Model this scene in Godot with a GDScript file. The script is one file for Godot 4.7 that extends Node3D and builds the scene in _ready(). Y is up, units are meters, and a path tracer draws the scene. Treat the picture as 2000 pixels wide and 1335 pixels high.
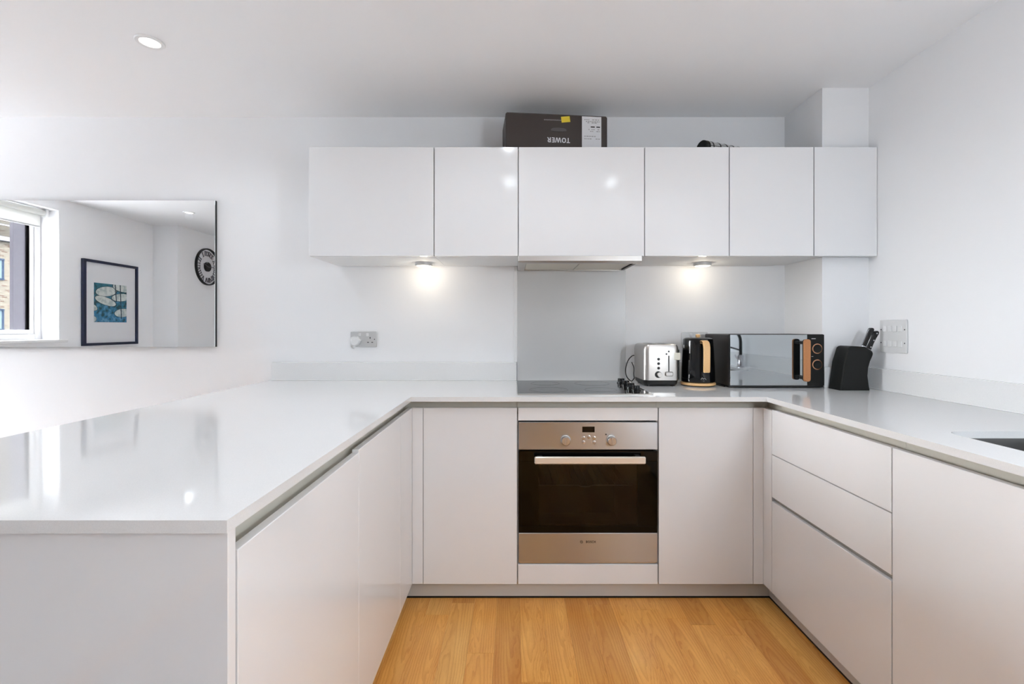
extends Node3D

# Metres, y up. The back wall of the kitchen is z = 0, the room runs towards +z.
const EYE := 1.1835
const CEIL := 2.35
const XR := 1.725
const XL := -4.1
const XJ := -3.82
const ZJ := 2.81
const ZR := 6.6
const TOP := 0.8935
const UNDER := 0.8735

var M := {}
var taken := {}


# ------------------------------------------------------------------ shapes
class Shape:
	var st := SurfaceTool.new()
	var t := Transform3D.IDENTITY
	var uv_axes := ""
	var uv_at := Vector2.ZERO
	var uv_size := Vector2.ONE

	func _init(base := Vector3.ZERO) -> void:
		st.begin(Mesh.PRIMITIVE_TRIANGLES)
		t.origin = -base

	func uv_of(p: Vector3) -> Vector2:
		var q := Vector2(p.x, p.y)
		if uv_axes == "xz":
			q = Vector2(p.x, p.z)
		elif uv_axes == "zy":
			q = Vector2(p.z, p.y)
		return (q - uv_at) / uv_size

	func tri(a: Vector3, b: Vector3, c: Vector3, out: Vector3, g := -1) -> void:
		var pts := [a, b, c]
		if (c - a).cross(b - a).dot(out) < 0.0:
			pts = [a, c, b]
		for p: Vector3 in pts:
			st.set_smooth_group(g)
			if uv_axes != "":
				st.set_uv(uv_of(p))
			st.add_vertex(t * p)

	func quad(a: Vector3, b: Vector3, c: Vector3, d: Vector3, out: Vector3, g := -1) -> void:
		tri(a, b, c, out, g)
		tri(a, c, d, out, g)

	func box(lo: Vector3, hi: Vector3, b := 0.0) -> Shape:
		var mid := (lo + hi) / 2.0
		var h := (hi - lo) / 2.0
		b = minf(b, minf(h.x, minf(h.y, h.z)) * 0.9)
		var corner := func(sx: float, sy: float, sz: float, ax: int) -> Vector3:
			var k := h - Vector3(b, b, b)
			k[ax] = h[ax]
			return mid + Vector3(sx * k.x, sy * k.y, sz * k.z)
		for ax in 3:
			for s in [-1.0, 1.0]:
				var n := Vector3.ZERO
				n[ax] = s
				var q := []
				for uv in [[-1.0, -1.0], [1.0, -1.0], [1.0, 1.0], [-1.0, 1.0]]:
					var e := [0.0, 0.0, 0.0]
					e[ax] = s
					e[(ax + 1) % 3] = uv[0]
					e[(ax + 2) % 3] = uv[1]
					q.append(corner.call(e[0], e[1], e[2], ax))
				quad(q[0], q[1], q[2], q[3], n)
		if b <= 0.0:
			return self
		for ax in 3:
			var i := (ax + 1) % 3
			var j := (ax + 2) % 3
			for s in [-1.0, 1.0]:
				for r in [-1.0, 1.0]:
					var e := [0.0, 0.0, 0.0]
					e[i] = s
					e[j] = r
					var f := e.duplicate()
					e[ax] = -1.0
					f[ax] = 1.0
					var n := Vector3.ZERO
					n[i] = s
					n[j] = r
					quad(corner.call(e[0], e[1], e[2], i), corner.call(f[0], f[1], f[2], i), corner.call(f[0], f[1], f[2], j), corner.call(e[0], e[1], e[2], j), n)
		for sx in [-1.0, 1.0]:
			for sy in [-1.0, 1.0]:
				for sz in [-1.0, 1.0]:
					tri(corner.call(sx, sy, sz, 0), corner.call(sx, sy, sz, 1), corner.call(sx, sy, sz, 2), Vector3(sx, sy, sz))
		return self

	# a profile of (radius, height) turned round the y axis; upwards on the outside
	func lathe(profile: Array, x := Transform3D.IDENTITY, seg := 36) -> Shape:
		var keep := t
		t = t * x
		var g := 1
		for i in profile.size() - 1:
			var p: Vector2 = profile[i]
			var q: Vector2 = profile[i + 1]
			if i > 0:
				var before: Vector2 = p - profile[i - 1]
				if absf(before.angle_to(q - p)) > 0.6:
					g += 1
			var d := q - p
			for k in seg:
				var a0 := TAU * k / seg
				var a1 := TAU * (k + 1) / seg
				var c0 := Vector3(cos(a0), 0, sin(a0))
				var c1 := Vector3(cos(a1), 0, sin(a1))
				var n := (c0 + c1) * d.y * 0.5 + Vector3(0, -d.x, 0)
				var up := Vector3.UP
				if p.x < 1e-6:
					tri(up * p.y, c0 * q.x + up * q.y, c1 * q.x + up * q.y, n, g)
				elif q.x < 1e-6:
					tri(c0 * p.x + up * p.y, c1 * p.x + up * p.y, up * q.y, n, g)
				else:
					quad(c0 * p.x + up * p.y, c1 * p.x + up * p.y, c1 * q.x + up * q.y, c0 * q.x + up * q.y, n, g)
		t = keep
		return self

	func ring(poly: Array, inset: float) -> Array:
		var out := []
		var n := poly.size()
		for i in n:
			var a: Vector2 = poly[(i + n - 1) % n]
			var b: Vector2 = poly[i]
			var c: Vector2 = poly[(i + 1) % n]
			var d0 := (b - a).normalized()
			var d1 := (c - b).normalized()
			var m := Vector2(d0.y, -d0.x) + Vector2(d1.y, -d1.x)
			m = m / maxf(0.4, m.length_squared() / 2.0)
			out.append(b - m * inset)
		return out

	func ccw(poly: Array) -> Array:
		var area := 0.0
		for i in poly.size():
			var a: Vector2 = poly[i]
			var b: Vector2 = poly[(i + 1) % poly.size()]
			area += a.cross(b)
		var p := poly.duplicate()
		if area < 0:
			p.reverse()
		return p

	# rings of equal length, from bottom to top along z, of an outline seen from +z (counter-clockwise)
	func loft(rings: Array, heights: Array, x := Transform3D.IDENTITY, cap0 := true, cap1 := true, inside := false, cut := INF) -> Shape:
		var keep := t
		t = t * x
		var sgn := -1.0 if inside else 1.0
		var n: int = rings[0].size()
		var col := 1
		var groups := []
		var base: Array = rings[0]
		for i in n:
			var a: Vector2 = base[(i + n - 1) % n]
			var b: Vector2 = base[i]
			var c: Vector2 = base[(i + 1) % n]
			if absf((b - a).angle_to(c - b)) > 0.6:
				col += 1
			groups.append(col)
		var first: Vector2 = base[0]
		if absf((first - base[n - 1]).angle_to(base[1] - first)) <= 0.6:
			for i in n:
				if groups[i] == col:
					groups[i] = groups[0]
		var row := 1
		for k in rings.size() - 1:
			if k > 0:
				var r0: Vector2 = rings[k - 1][0]
				var r1: Vector2 = rings[k][0]
				var r2: Vector2 = rings[k + 1][0]
				var u := Vector2(r0.distance_to(r1), heights[k] - heights[k - 1])
				var v := Vector2(r1.distance_to(r2), heights[k + 1] - heights[k])
				if absf(u.angle_to(v)) > 0.5:
					row += 1
			for i in n:
				var j := (i + 1) % n
				var a: Vector2 = rings[k][i]
				var b: Vector2 = rings[k][j]
				var c: Vector2 = rings[k + 1][j]
				var d: Vector2 = rings[k + 1][i]
				if is_equal_approx(a.x, cut) and is_equal_approx(b.x, cut):
					continue
				var e := base[j] as Vector2 - base[i] as Vector2
				var nn := Vector3(e.y, -e.x, 0).normalized()
				var slope := Vector3(a.x, a.y, heights[k]) - Vector3(d.x, d.y, heights[k + 1])
				if absf(slope.z) < 1e-6:
					nn = Vector3(0, 0, 1.0 if k > rings.size() / 2 - 1 else -1.0)
				quad(Vector3(a.x, a.y, heights[k]), Vector3(b.x, b.y, heights[k]), Vector3(c.x, c.y, heights[k + 1]), Vector3(d.x, d.y, heights[k + 1]), nn * sgn, groups[i] * 40 + row)
		for end in [0, 1]:
			if (end == 0 and not cap0) or (end == 1 and not cap1):
				continue
			var r: Array = rings[0] if end == 0 else rings[-1]
			var z: float = heights[0] if end == 0 else heights[-1]
			var idx := Geometry2D.triangulate_polygon(PackedVector2Array(r))
			for i in range(0, idx.size(), 3):
				var a: Vector2 = r[idx[i]]
				var b: Vector2 = r[idx[i + 1]]
				var c: Vector2 = r[idx[i + 2]]
				tri(Vector3(a.x, a.y, z), Vector3(b.x, b.y, z), Vector3(c.x, c.y, z), Vector3(0, 0, (-1.0 if end == 0 else 1.0) * sgn))
		t = keep
		return self

	func extrude(poly: Array, z0: float, z1: float, bevel := 0.0, x := Transform3D.IDENTITY, cut := INF) -> Shape:
		var p := ccw(poly)
		if bevel > 0.0:
			var q := ring(p, bevel)
			return loft([q, p, p, q], [z0, z0 + bevel, z1 - bevel, z1], x)
		return loft([p, p], [z0, z1], x, true, true, false, cut)

	func tube(points: Array, radius: float, seg := 10) -> Shape:
		var rings := []
		var side := Vector3.ZERO
		for i in points.size():
			var a: Vector3 = points[maxi(i - 1, 0)]
			var b: Vector3 = points[mini(i + 1, points.size() - 1)]
			var d := (b - a).normalized()
			if side == Vector3.ZERO:
				side = d.cross(Vector3.UP if absf(d.y) < 0.9 else Vector3.RIGHT)
			side = (side - d * side.dot(d)).normalized()
			var up := d.cross(side)
			var r := []
			for k in seg:
				var w := TAU * k / seg
				r.append(points[i] + (side * cos(w) + up * sin(w)) * radius)
			rings.append(r)
		for i in points.size() - 1:
			for k in seg:
				var l := (k + 1) % seg
				var n: Vector3 = rings[i][k] + rings[i][l] - points[i] * 2.0
				quad(rings[i][k], rings[i][l], rings[i + 1][l], rings[i + 1][k], n, 1)
		for e in [0, points.size() - 1]:
			var c: Vector3 = points[e]
			var n: Vector3 = (points[0] - points[1]) if e == 0 else (points[-1] - points[-2])
			for k in seg:
				tri(c, rings[e][k], rings[e][(k + 1) % seg], n)
		return self

	func text(words: String, high: float, depth: float, x: Transform3D, face := "Droid Sans", weight := 700) -> Shape:
		var f := SystemFont.new()
		f.font_names = PackedStringArray([face])
		f.font_weight = weight
		var tm := TextMesh.new()
		tm.font = f
		tm.text = words
		tm.font_size = 48
		tm.pixel_size = high / (0.72 * 48.0)
		tm.depth = depth
		tm.curve_step = 2.0
		for s in tm.get_surface_count():
			var arr := tm.surface_get_arrays(s)
			var v: PackedVector3Array = arr[Mesh.ARRAY_VERTEX]
			var nn: PackedVector3Array = arr[Mesh.ARRAY_NORMAL]
			var id = arr[Mesh.ARRAY_INDEX]
			var order: PackedInt32Array = id if id != null else PackedInt32Array(range(v.size()))
			for i in range(0, order.size() - 2, 3):
				var a := order[i]
				var b := order[i + 1]
				var c := order[i + 2]
				tri(x * v[a], x * v[b], x * v[c], x.basis * nn[a])
		return self

	func mesh() -> ArrayMesh:
		st.generate_normals()
		st.index()
		return st.commit()


func rrect(w: float, h: float, r: float, n := 6, at := Vector2.ZERO) -> Array:
	var p := []
	for q in 4:
		var c := Vector2((w / 2 - r) * (1 if q in [0, 3] else -1), (h / 2 - r) * (1 if q < 2 else -1))
		for i in n + 1:
			var a := PI / 2 * (q + float(i) / n)
			p.append(at + c + Vector2(cos(a), sin(a)) * r)
	return p


func disc(r: float, n := 32, at := Vector2.ZERO) -> Array:
	var p := []
	for i in n:
		p.append(at + Vector2.from_angle(TAU * i / n) * r)
	return p


func curve(pts: Array, n := 24) -> Array:
	var c := Curve3D.new()
	for i in pts.size():
		var a: Vector3 = pts[maxi(i - 1, 0)]
		var b: Vector3 = pts[mini(i + 1, pts.size() - 1)]
		c.add_point(pts[i], (a - b) / 6.0, (b - a) / 6.0)
	var out := []
	for i in n + 1:
		out.append(c.sample((pts.size() - 1) * float(i) / n if i < n else pts.size() - 2, fmod((pts.size() - 1) * float(i) / n, 1.0) if i < n else 1.0))
	return out


# plan(x, -z) outlines stand up along y
func plan() -> Transform3D:
	return Transform3D(Basis(Vector3.RIGHT, Vector3.FORWARD, Vector3.UP), Vector3.ZERO)


# ------------------------------------------------------------------ nodes
func numbered(called: String) -> String:
	if not taken.has(called):
		taken[called] = 0
		return called
	taken[called] += 1
	return "%s_%03d" % [called, taken[called]]


func tag(o: Node3D, label: String, category: String, group := "") -> void:
	o.set_meta("label", label)
	o.set_meta("category", category)
	if group:
		o.set_meta("group", group)


func thing(called: String, label: String, category: String, at := Vector3.ZERO, group := "") -> Node3D:
	var o := Node3D.new()
	o.name = numbered(called)
	add_child(o)
	o.position = at
	tag(o, label, category, group)
	return o


func piece(called: String, m: Mesh, material: Material, parent: Node3D, label := "") -> MeshInstance3D:
	var o := MeshInstance3D.new()
	o.name = called
	o.mesh = m
	o.material_override = material
	o.cast_shadow = GeometryInstance3D.SHADOW_CASTING_SETTING_ON
	parent.add_child(o, true)
	if label:
		o.set_meta("label", label)
	return o


func part(called: String, s: Shape, material: Material, parent: Node3D, label := "") -> MeshInstance3D:
	return piece(called, s.mesh(), material, parent, label)


func solo(called: String, s: Shape, material: Material, label: String, category: String, group := "", at := Vector3.ZERO) -> MeshInstance3D:
	var o := piece(numbered(called), s.mesh(), material, self)
	o.position = at
	tag(o, label, category, group)
	return o


func struct(called: String, s: Shape, material: Material) -> MeshInstance3D:
	var o := piece(called, s.mesh(), material, self)
	o.set_meta("kind", "structure")
	return o


func here(o: Node3D) -> Shape:  # a shape given in the room's coordinates, for a part of o
	return Shape.new(o.position)


func V(x: float, y: float, z: float) -> Vector3:
	return Vector3(x, y, z)


func turned(at: Vector3, axis := Vector3.UP, deg := 0.0) -> Transform3D:
	return Transform3D(Basis(axis, deg_to_rad(deg)), at)


# faces +z with y up; the lathe's axis points to +z
func facing(at: Vector3) -> Transform3D:
	return Transform3D(Basis(Vector3.RIGHT, PI / 2), at)


# ------------------------------------------------------------------ materials
func mat(c: Color, rough := 0.5, metal := 0.0, spec := 0.5) -> StandardMaterial3D:
	var m := StandardMaterial3D.new()
	m.albedo_color = c
	m.roughness = rough
	m.metallic = metal
	m.metallic_specular = spec
	return m


func noise_tex(freq: float, lo: Color, hi: Color, s := 1, size := 256, stretch := Vector2.ONE, octaves := 3) -> ImageTexture:
	var n := FastNoiseLite.new()
	n.seed = s
	n.frequency = freq
	n.fractal_octaves = octaves
	var im := Image.create(size, size, false, Image.FORMAT_RGB8)
	for y in size:
		for x in size:
			# wraps round on a torus so that repeats do not show an edge
			var ax := TAU * x / size
			var ay := TAU * y / size
			var v := n.get_noise_3d(cos(ax) * stretch.x * 40.0 + sin(ay) * stretch.y * 40.0, sin(ax) * stretch.x * 40.0, cos(ay) * stretch.y * 40.0)
			im.set_pixel(x, y, lo.lerp(hi, clampf(v * 0.9 + 0.5, 0.0, 1.0)))
	return ImageTexture.create_from_image(im)


func oak(s: int) -> ImageTexture:
	var w := 160
	var h := 768
	var n := FastNoiseLite.new()
	n.seed = s
	n.frequency = 1.0
	n.fractal_octaves = 3
	var rng := RandomNumberGenerator.new()
	rng.seed = s
	var pith := rng.randf_range(-0.02, 0.02)
	var deep := rng.randf_range(0.0, 0.01)
	var taper := rng.randf_range(0.035, 0.075)
	var start := rng.randf_range(0.15, 0.65)
	var im := Image.create(w, h, false, Image.FORMAT_RGB8)
	for y in h:
		var v := 0.95 * y / h
		for x in w:
			var u := 0.0975 * (float(x) / w - 0.5)
			var wob := n.get_noise_2d(u * 14.0, v * 3.2) * 0.012 + n.get_noise_2d(u * 60.0, v * 7.0) * 0.0025
			var cut := deep + absf(v - start) * taper
			var r := sqrt(pow(u - pith + wob, 2) + cut * cut) + wob * 0.6
			var k := fposmod(r / 0.0085, 1.0)
			var late := smoothstep(0.35, 0.95, k) * (1.0 - smoothstep(0.95, 1.0, k))
			var fine := n.get_noise_2d(u * 900.0, v * 12.0)
			var pore := clampf(n.get_noise_2d(u * 1500.0 + 40.0, v * 38.0) * 2.2 - 0.35, 0.0, 1.0)
			var broad := n.get_noise_2d(u * 10.0 + 9.0, v * 1.6 + 3.0)
			var d := clampf(0.38 + 0.27 * (late - 0.35) + 0.15 * fine + 0.34 * broad + 0.22 * pore, 0.0, 1.0)
			im.set_pixel(x, y, Color(1.0, 0.79, 0.46).lerp(Color(0.82, 0.53, 0.235), d))
	return ImageTexture.create_from_image(im)


func brick_tex() -> ImageTexture:
	var im := Image.create(512, 512, false, Image.FORMAT_RGB8)
	var rng := RandomNumberGenerator.new()
	rng.seed = 5
	im.fill(Color(0.30, 0.29, 0.275))
	for row in 32:
		for col in 9:
			var c := Color(0.315, 0.295, 0.26).lerp(Color(0.26, 0.245, 0.215), rng.randf())
			if rng.randf() < 0.12:
				c = Color(0.22, 0.18, 0.15)
			var x0 := col * 64 - (32 if row % 2 else 0)
			im.fill_rect(Rect2i(x0 + 2, row * 16 + 2, 60, 12), c)
	return ImageTexture.create_from_image(im)


# a plain study of pale lily pads on teal water, with two reeds
func print_tex() -> ImageTexture:
	var w := 260
	var h := 260
	var n := FastNoiseLite.new()
	n.seed = 3
	n.frequency = 0.02
	var im := Image.create(w, h, false, Image.FORMAT_RGB8)
	var pads := [[0.36, 0.2, 0.31, 0.125, -0.12], [0.34, 0.45, 0.32, 0.1, 0.25], [0.82, 0.33, 0.3, 0.1, -0.1], [0.88, 0.74, 0.27, 0.11, -0.1], [0.9, 0.05, 0.34, 0.13, 0.05], [-0.06, 0.62, 0.16, 0.08, 0.3], [-0.05, 0.92, 0.12, 0.08, 0.0]]
	for y in h:
		for x in w:
			var p := Vector2(float(x) / w, float(y) / h)
			var v := n.get_noise_2d(x, y)
			var c := Color(0.10, 0.36, 0.42).lerp(Color(0.20, 0.45, 0.60), clampf(p.y * 1.1 + v * 1.2 - 0.1, 0.0, 1.0))
			if v > 0.22:
				c = c.lerp(Color(0.55, 0.68, 0.75), 0.5 * p.y)
			if v < -0.25:
				c = c.lerp(Color(0.04, 0.2, 0.22), 0.7)
			for d in pads:
				var q := (p - Vector2(d[0], d[1])).rotated(-d[4])
				var e := pow(q.x / d[2], 2) + pow(q.y / d[3], 2)
				if e < 1.0:
					c = Color(0.80, 0.82, 0.80).lerp(Color(0.66, 0.70, 0.70), clampf(v * 2.0 + 0.3, 0.0, 1.0))
				elif e < 1.14:
					c = Color(0.04, 0.15, 0.19)
			for s in [[0.63, 0.72, 0.45], [0.79, 0.83, 0.9]]:
				if p.y < s[2] and absf(p.x - lerpf(s[0], s[1], p.y)) < 0.014:
					c = Color(0.06, 0.16, 0.22)
			im.set_pixel(x, y, c)
	return ImageTexture.create_from_image(im)


func make_materials() -> void:
	M.paint = mat(Color(0.96, 0.96, 0.965), 0.7, 0.0, 0.35)
	M.ceiling = mat(Color(0.965, 0.965, 0.97), 0.8, 0.0, 0.3)
	M.gloss = mat(Color(0.945, 0.945, 0.95), 0.1)
	M.carcass = mat(Color(0.93, 0.93, 0.93), 0.75)
	M.gap = mat(Color(0.62, 0.60, 0.57), 0.45)
	M.quartz = mat(Color.WHITE, 0.06)
	M.quartz.albedo_texture = noise_tex(0.45, Color(0.915, 0.915, 0.915), Color(0.955, 0.955, 0.955), 4)
	M.quartz.uv1_triplanar = true
	M.quartz.uv1_scale = V(6, 6, 6)
	M.splash = mat(Color(0.81, 0.81, 0.81), 0.3)
	M.rail = mat(Color(0.86, 0.84, 0.79), 0.4)
	M.plinth = mat(Color(0.82, 0.82, 0.81), 0.3)
	M.seal = mat(Color(0.06, 0.05, 0.05), 0.6)
	M.bead = mat(Color(0.95, 0.95, 0.95), 0.25)
	M.steel = mat(Color(0.78, 0.765, 0.75), 0.3, 1.0)
	M.brushed = mat(Color(0.71, 0.72, 0.73), 0.3, 1.0)
	M.brushed.anisotropy_enabled = true
	M.brushed.anisotropy = -0.8
	M.bar = mat(Color(0.92, 0.89, 0.84), 0.3, 0.4)
	M.sink = mat(Color(0.50, 0.50, 0.50), 0.32, 1.0)
	M.chrome = mat(Color(0.88, 0.88, 0.9), 0.06, 1.0)
	M.mirror = mat(Color(0.93, 0.935, 0.935), 0.0, 1.0)
	M.tinted_mirror = mat(Color(0.70, 0.72, 0.73), 0.03, 1.0)
	M.black = mat(Color(0.06, 0.06, 0.06), 0.35)
	M.black_gloss = mat(Color(0.035, 0.04, 0.05), 0.07)
	M.black_glass = mat(Color(0.02, 0.02, 0.02), 0.04, 0.0, 0.32)
	M.hob_glass = mat(Color(0.03, 0.03, 0.03), 0.06)
	M.black_metal = mat(Color(0.13, 0.11, 0.10), 0.42)
	M.soft_black = mat(Color(0.085, 0.09, 0.085), 0.55, 0.0, 0.35)
	M.oven_pane = mat(Color(0.02, 0.02, 0.02, 0.6), 0.03, 0.0, 0.36)
	M.oven_pane.transparency = BaseMaterial3D.TRANSPARENCY_ALPHA
	M.enamel = mat(Color(0.30, 0.28, 0.28), 0.35)
	M.wood = mat(Color(0.98, 0.80, 0.57), 0.45)
	M.wood.albedo_texture = noise_tex(0.5, Color(0.9, 0.88, 0.84), Color(1.0, 1.0, 1.0), 8, 128, Vector2(0.15, 1.2))
	M.wood.uv1_triplanar = true
	M.wood.uv1_scale = V(14, 14, 14)
	M.copper_wood = mat(Color(0.74, 0.50, 0.31), 0.45)
	M.copper_wood.albedo_texture = M.wood.albedo_texture
	M.copper_wood.uv1_triplanar = true
	M.copper_wood.uv1_scale = V(10, 10, 10)
	M.door_wood = mat(Color(0.20, 0.14, 0.10), 0.5)
	M.copper = mat(Color(0.75, 0.56, 0.44), 0.25, 0.9)
	M.cream = mat(Color(0.90, 0.88, 0.82), 0.4)
	M.plastic = mat(Color(0.90, 0.90, 0.90), 0.3)
	M.plate = mat(Color(0.80, 0.80, 0.80), 0.35, 0.15)
	M.pale_plate = mat(Color(0.87, 0.87, 0.87), 0.35)
	M.hole = mat(Color(0.25, 0.25, 0.25), 0.6)
	M.box = mat(Color(0.225, 0.19, 0.175), 0.45)
	M.zone = mat(Color(0.10, 0.10, 0.10), 0.15)
	M.flap = mat(Color(0.33, 0.32, 0.31), 0.5)
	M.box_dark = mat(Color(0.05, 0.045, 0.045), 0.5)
	M.paper = mat(Color(0.88, 0.88, 0.89), 0.6)
	M.print_grey = mat(Color(0.55, 0.54, 0.54), 0.6)
	M.yellow = mat(Color(0.90, 0.80, 0.22), 0.55)
	M.navy = mat(Color(0.07, 0.10, 0.20), 0.3)
	M.clock = mat(Color(0.035, 0.04, 0.05), 0.4)
	M.clock_text = mat(Color(0.34, 0.33, 0.36), 0.5)
	M.frame_white = mat(Color(0.93, 0.93, 0.93), 0.3)
	M.fabric = mat(Color(0.90, 0.90, 0.88), 0.8)
	M.fabric.backlight_enabled = true
	M.fabric.backlight = Color(0.9, 0.9, 0.9)
	M.gasket = mat(Color(0.05, 0.05, 0.055), 0.8, 0.0, 0.0)
	M.reveal = mat(Color(0.195, 0.187, 0.207), 0.7, 0.0, 0.0)
	M.pane = mat(Color(0.9, 0.95, 0.95, 0.04), 0.0, 0.0, 0.2)
	M.pane.transparency = BaseMaterial3D.TRANSPARENCY_ALPHA
	M.brick = mat(Color.WHITE, 0.9, 0.0, 0.0)
	M.brick.albedo_texture = brick_tex()
	M.brick.uv1_triplanar = true
	M.brick.uv1_world_triplanar = true
	M.brick.uv1_scale = V(0.417, 0.417, 0.417)
	M.red_brick = mat(Color(0.27, 0.17, 0.15), 0.9, 0.0, 0.0)
	M.flat_roof = mat(Color(0.80, 0.80, 0.80), 0.9)
	M.grey_rug = mat(Color(0.55, 0.57, 0.61), 0.95, 0.0, 0.1)
	M.rug = mat(Color(0.9, 0.9, 0.9), 0.95)
	M.ground = mat(Color(0.18, 0.18, 0.18), 0.9, 0.0, 0.0)
	M.far_glass = mat(Color(0.25, 0.295, 0.32), 0.4, 0.0, 0.0)
	M.far_white = mat(Color(0.33, 0.33, 0.35), 0.7, 0.0, 0.0)
	M.far_frame = mat(Color(0.11, 0.14, 0.19), 0.5, 0.0, 0.0)
	M.blue_cladding = mat(Color(0.13, 0.15, 0.215), 0.5, 0.0, 0.0)
	M.picture = mat(Color.WHITE, 0.5)
	M.picture.albedo_texture = print_tex()
	M.lamp = mat(Color(1, 1, 1), 0.5)
	M.lamp.emission_enabled = true
	M.lamp.emission = Color(1.0, 0.99, 0.97)
	M.lamp.emission_energy_multiplier = 2.5
	M.globe = mat(Color(1, 1, 1), 0.6)
	M.globe.emission_enabled = true
	M.globe.emission = Color(1.0, 0.99, 0.97)
	M.globe.emission_energy_multiplier = 1.0
	M.warm_lamp = mat(Color(1, 1, 1), 0.5)
	M.warm_lamp.emission_enabled = true
	M.warm_lamp.emission = Color(1.0, 0.96, 0.88)
	M.warm_lamp.emission_energy_multiplier = 2.0
	M.planks = []
	for i in 4:
		var tex := oak(11 + i)
		for c in [Color(1, 1, 1), Color(0.92, 0.86, 0.80), Color(1.0, 0.96, 0.91)]:
			var m := mat(c, 0.3, 0.0, 0.45)
			m.albedo_texture = tex
			M.planks.append(m)


# ------------------------------------------------------------------ the scene
func _ready() -> void:
	camera_and_sky()
	make_materials()
	room()
	floor_planks()
	solo("rug", Shape.new(V(-2.6, 0, 3.3)).box(V(-3.78, 0, 0.3), V(-1.5, 0.012, 6.3), 0.005), M.rug, "large pale rug on the living side of the room, left of the peninsula", "rug", "", V(-2.6, 0, 3.3))
	solo("rug", Shape.new(V(-0.6, 0, 4.2)).box(V(-1.4, 0, 2.1), V(0.0, 0.01, 6.3), 0.004), M.grey_rug, "long grey rug on the floor behind the peninsula end panel and the camera", "rug", "", V(-0.6, 0, 4.2))
	window_and_outside()
	worktop_and_splash()
	wall_cabinets()
	base_cabinets()
	oven()
	hob_and_hood()
	sink_and_tap()
	lamps()
	counter_things()
	wall_things()
	cabinet_top_things()


func camera_and_sky() -> void:
	var cam := Camera3D.new()
	cam.name = "camera"
	cam.position = V(0, EYE, 2.638)
	cam.projection = Camera3D.PROJECTION_FRUSTUM
	cam.near = 0.05
	cam.far = 200.0
	cam.size = 1335.0 / 930.0 * cam.near
	cam.frustum_offset = Vector2(-4.0 / 930.0, -27.5 / 930.0) * cam.near
	add_child(cam)
	cam.current = true
	var sky := ProceduralSkyMaterial.new()
	sky.sky_top_color = Color(0.92, 0.93, 0.95)
	sky.sky_horizon_color = Color(0.94, 0.945, 0.95)
	sky.ground_bottom_color = Color(0.4, 0.4, 0.4)
	sky.ground_horizon_color = Color(0.8, 0.82, 0.85)
	sky.sky_curve = 0.2
	var env := Environment.new()
	env.background_mode = Environment.BG_SKY
	env.sky = Sky.new()
	env.sky.sky_material = sky
	env.background_energy_multiplier = 34.0
	env.tonemap_mode = Environment.TONE_MAPPER_LINEAR
	env.tonemap_exposure = 1.08
	env.sdfgi_enabled = true
	env.ssao_enabled = true
	env.ssil_enabled = true
	var world := WorldEnvironment.new()
	world.name = "world"
	world.environment = env
	add_child(world)


const LAMP_ENERGY := 0.16
const LAMP_COLOR := Color(0.92, 0.965, 1.0)


func room() -> void:
	struct("wall_back", Shape.new().box(V(-4.5, -0.2, -0.2), V(1.925, 2.55, 0)), M.paint)
	struct("wall_right", Shape.new().box(V(XR, -0.2, 0), V(XR + 0.2, 2.55, ZR + 0.2)), M.paint)
	struct("wall_pillar", Shape.new().box(V(1.499, 0, 0), V(XR, CEIL, 0.322)), M.paint)
	var w := Shape.new()
	w.box(V(-4.5, -0.2, 0), V(XL, 2.55, 0.15))
	w.box(V(-4.5, -0.2, 1.69), V(XL, 2.55, ZJ))
	w.box(V(-4.5, -0.2, 0.15), V(XL, 1.0765, 1.69))
	w.box(V(-4.5, 2.24, 0.15), V(XL, 2.55, 1.69))
	struct("wall_left", w, M.paint)
	struct("wall_alcove", Shape.new().box(V(-4.5, -0.2, ZJ), V(XJ, 2.55, ZR + 0.2)), M.paint)
	struct("wall_rear", Shape.new().box(V(XJ, -0.2, ZR), V(XR, 2.55, ZR + 0.2)), M.paint)
	var door := struct("door_1", Shape.new().box(V(0.02, 0.006, ZR - 0.03), V(0.86, 2.03, ZR - 0.0005), 0.002), M.door_wood)
	var ar := Shape.new()
	ar.box(V(-0.05, 0, ZR - 0.02), V(0.016, 2.1, ZR - 0.0005), 0.002)
	ar.box(V(0.864, 0, ZR - 0.02), V(0.93, 2.1, ZR - 0.0005), 0.002)
	ar.box(V(0.016, 2.034, ZR - 0.02), V(0.864, 2.1, ZR - 0.0005), 0.002)
	part("architrave", ar, M.frame_white, door, "white architrave")
	part("handle", Shape.new().tube([V(0.09, 1.02, ZR - 0.03), V(0.09, 1.02, ZR - 0.075), V(0.1, 1.02, ZR - 0.08), V(0.21, 1.02, ZR - 0.08)], 0.009, 10), M.chrome, door, "chrome lever handle")
	struct("ceiling", Shape.new().box(V(-4.5, CEIL, -0.2), V(1.925, 2.55, ZR + 0.2)), M.ceiling)


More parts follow.
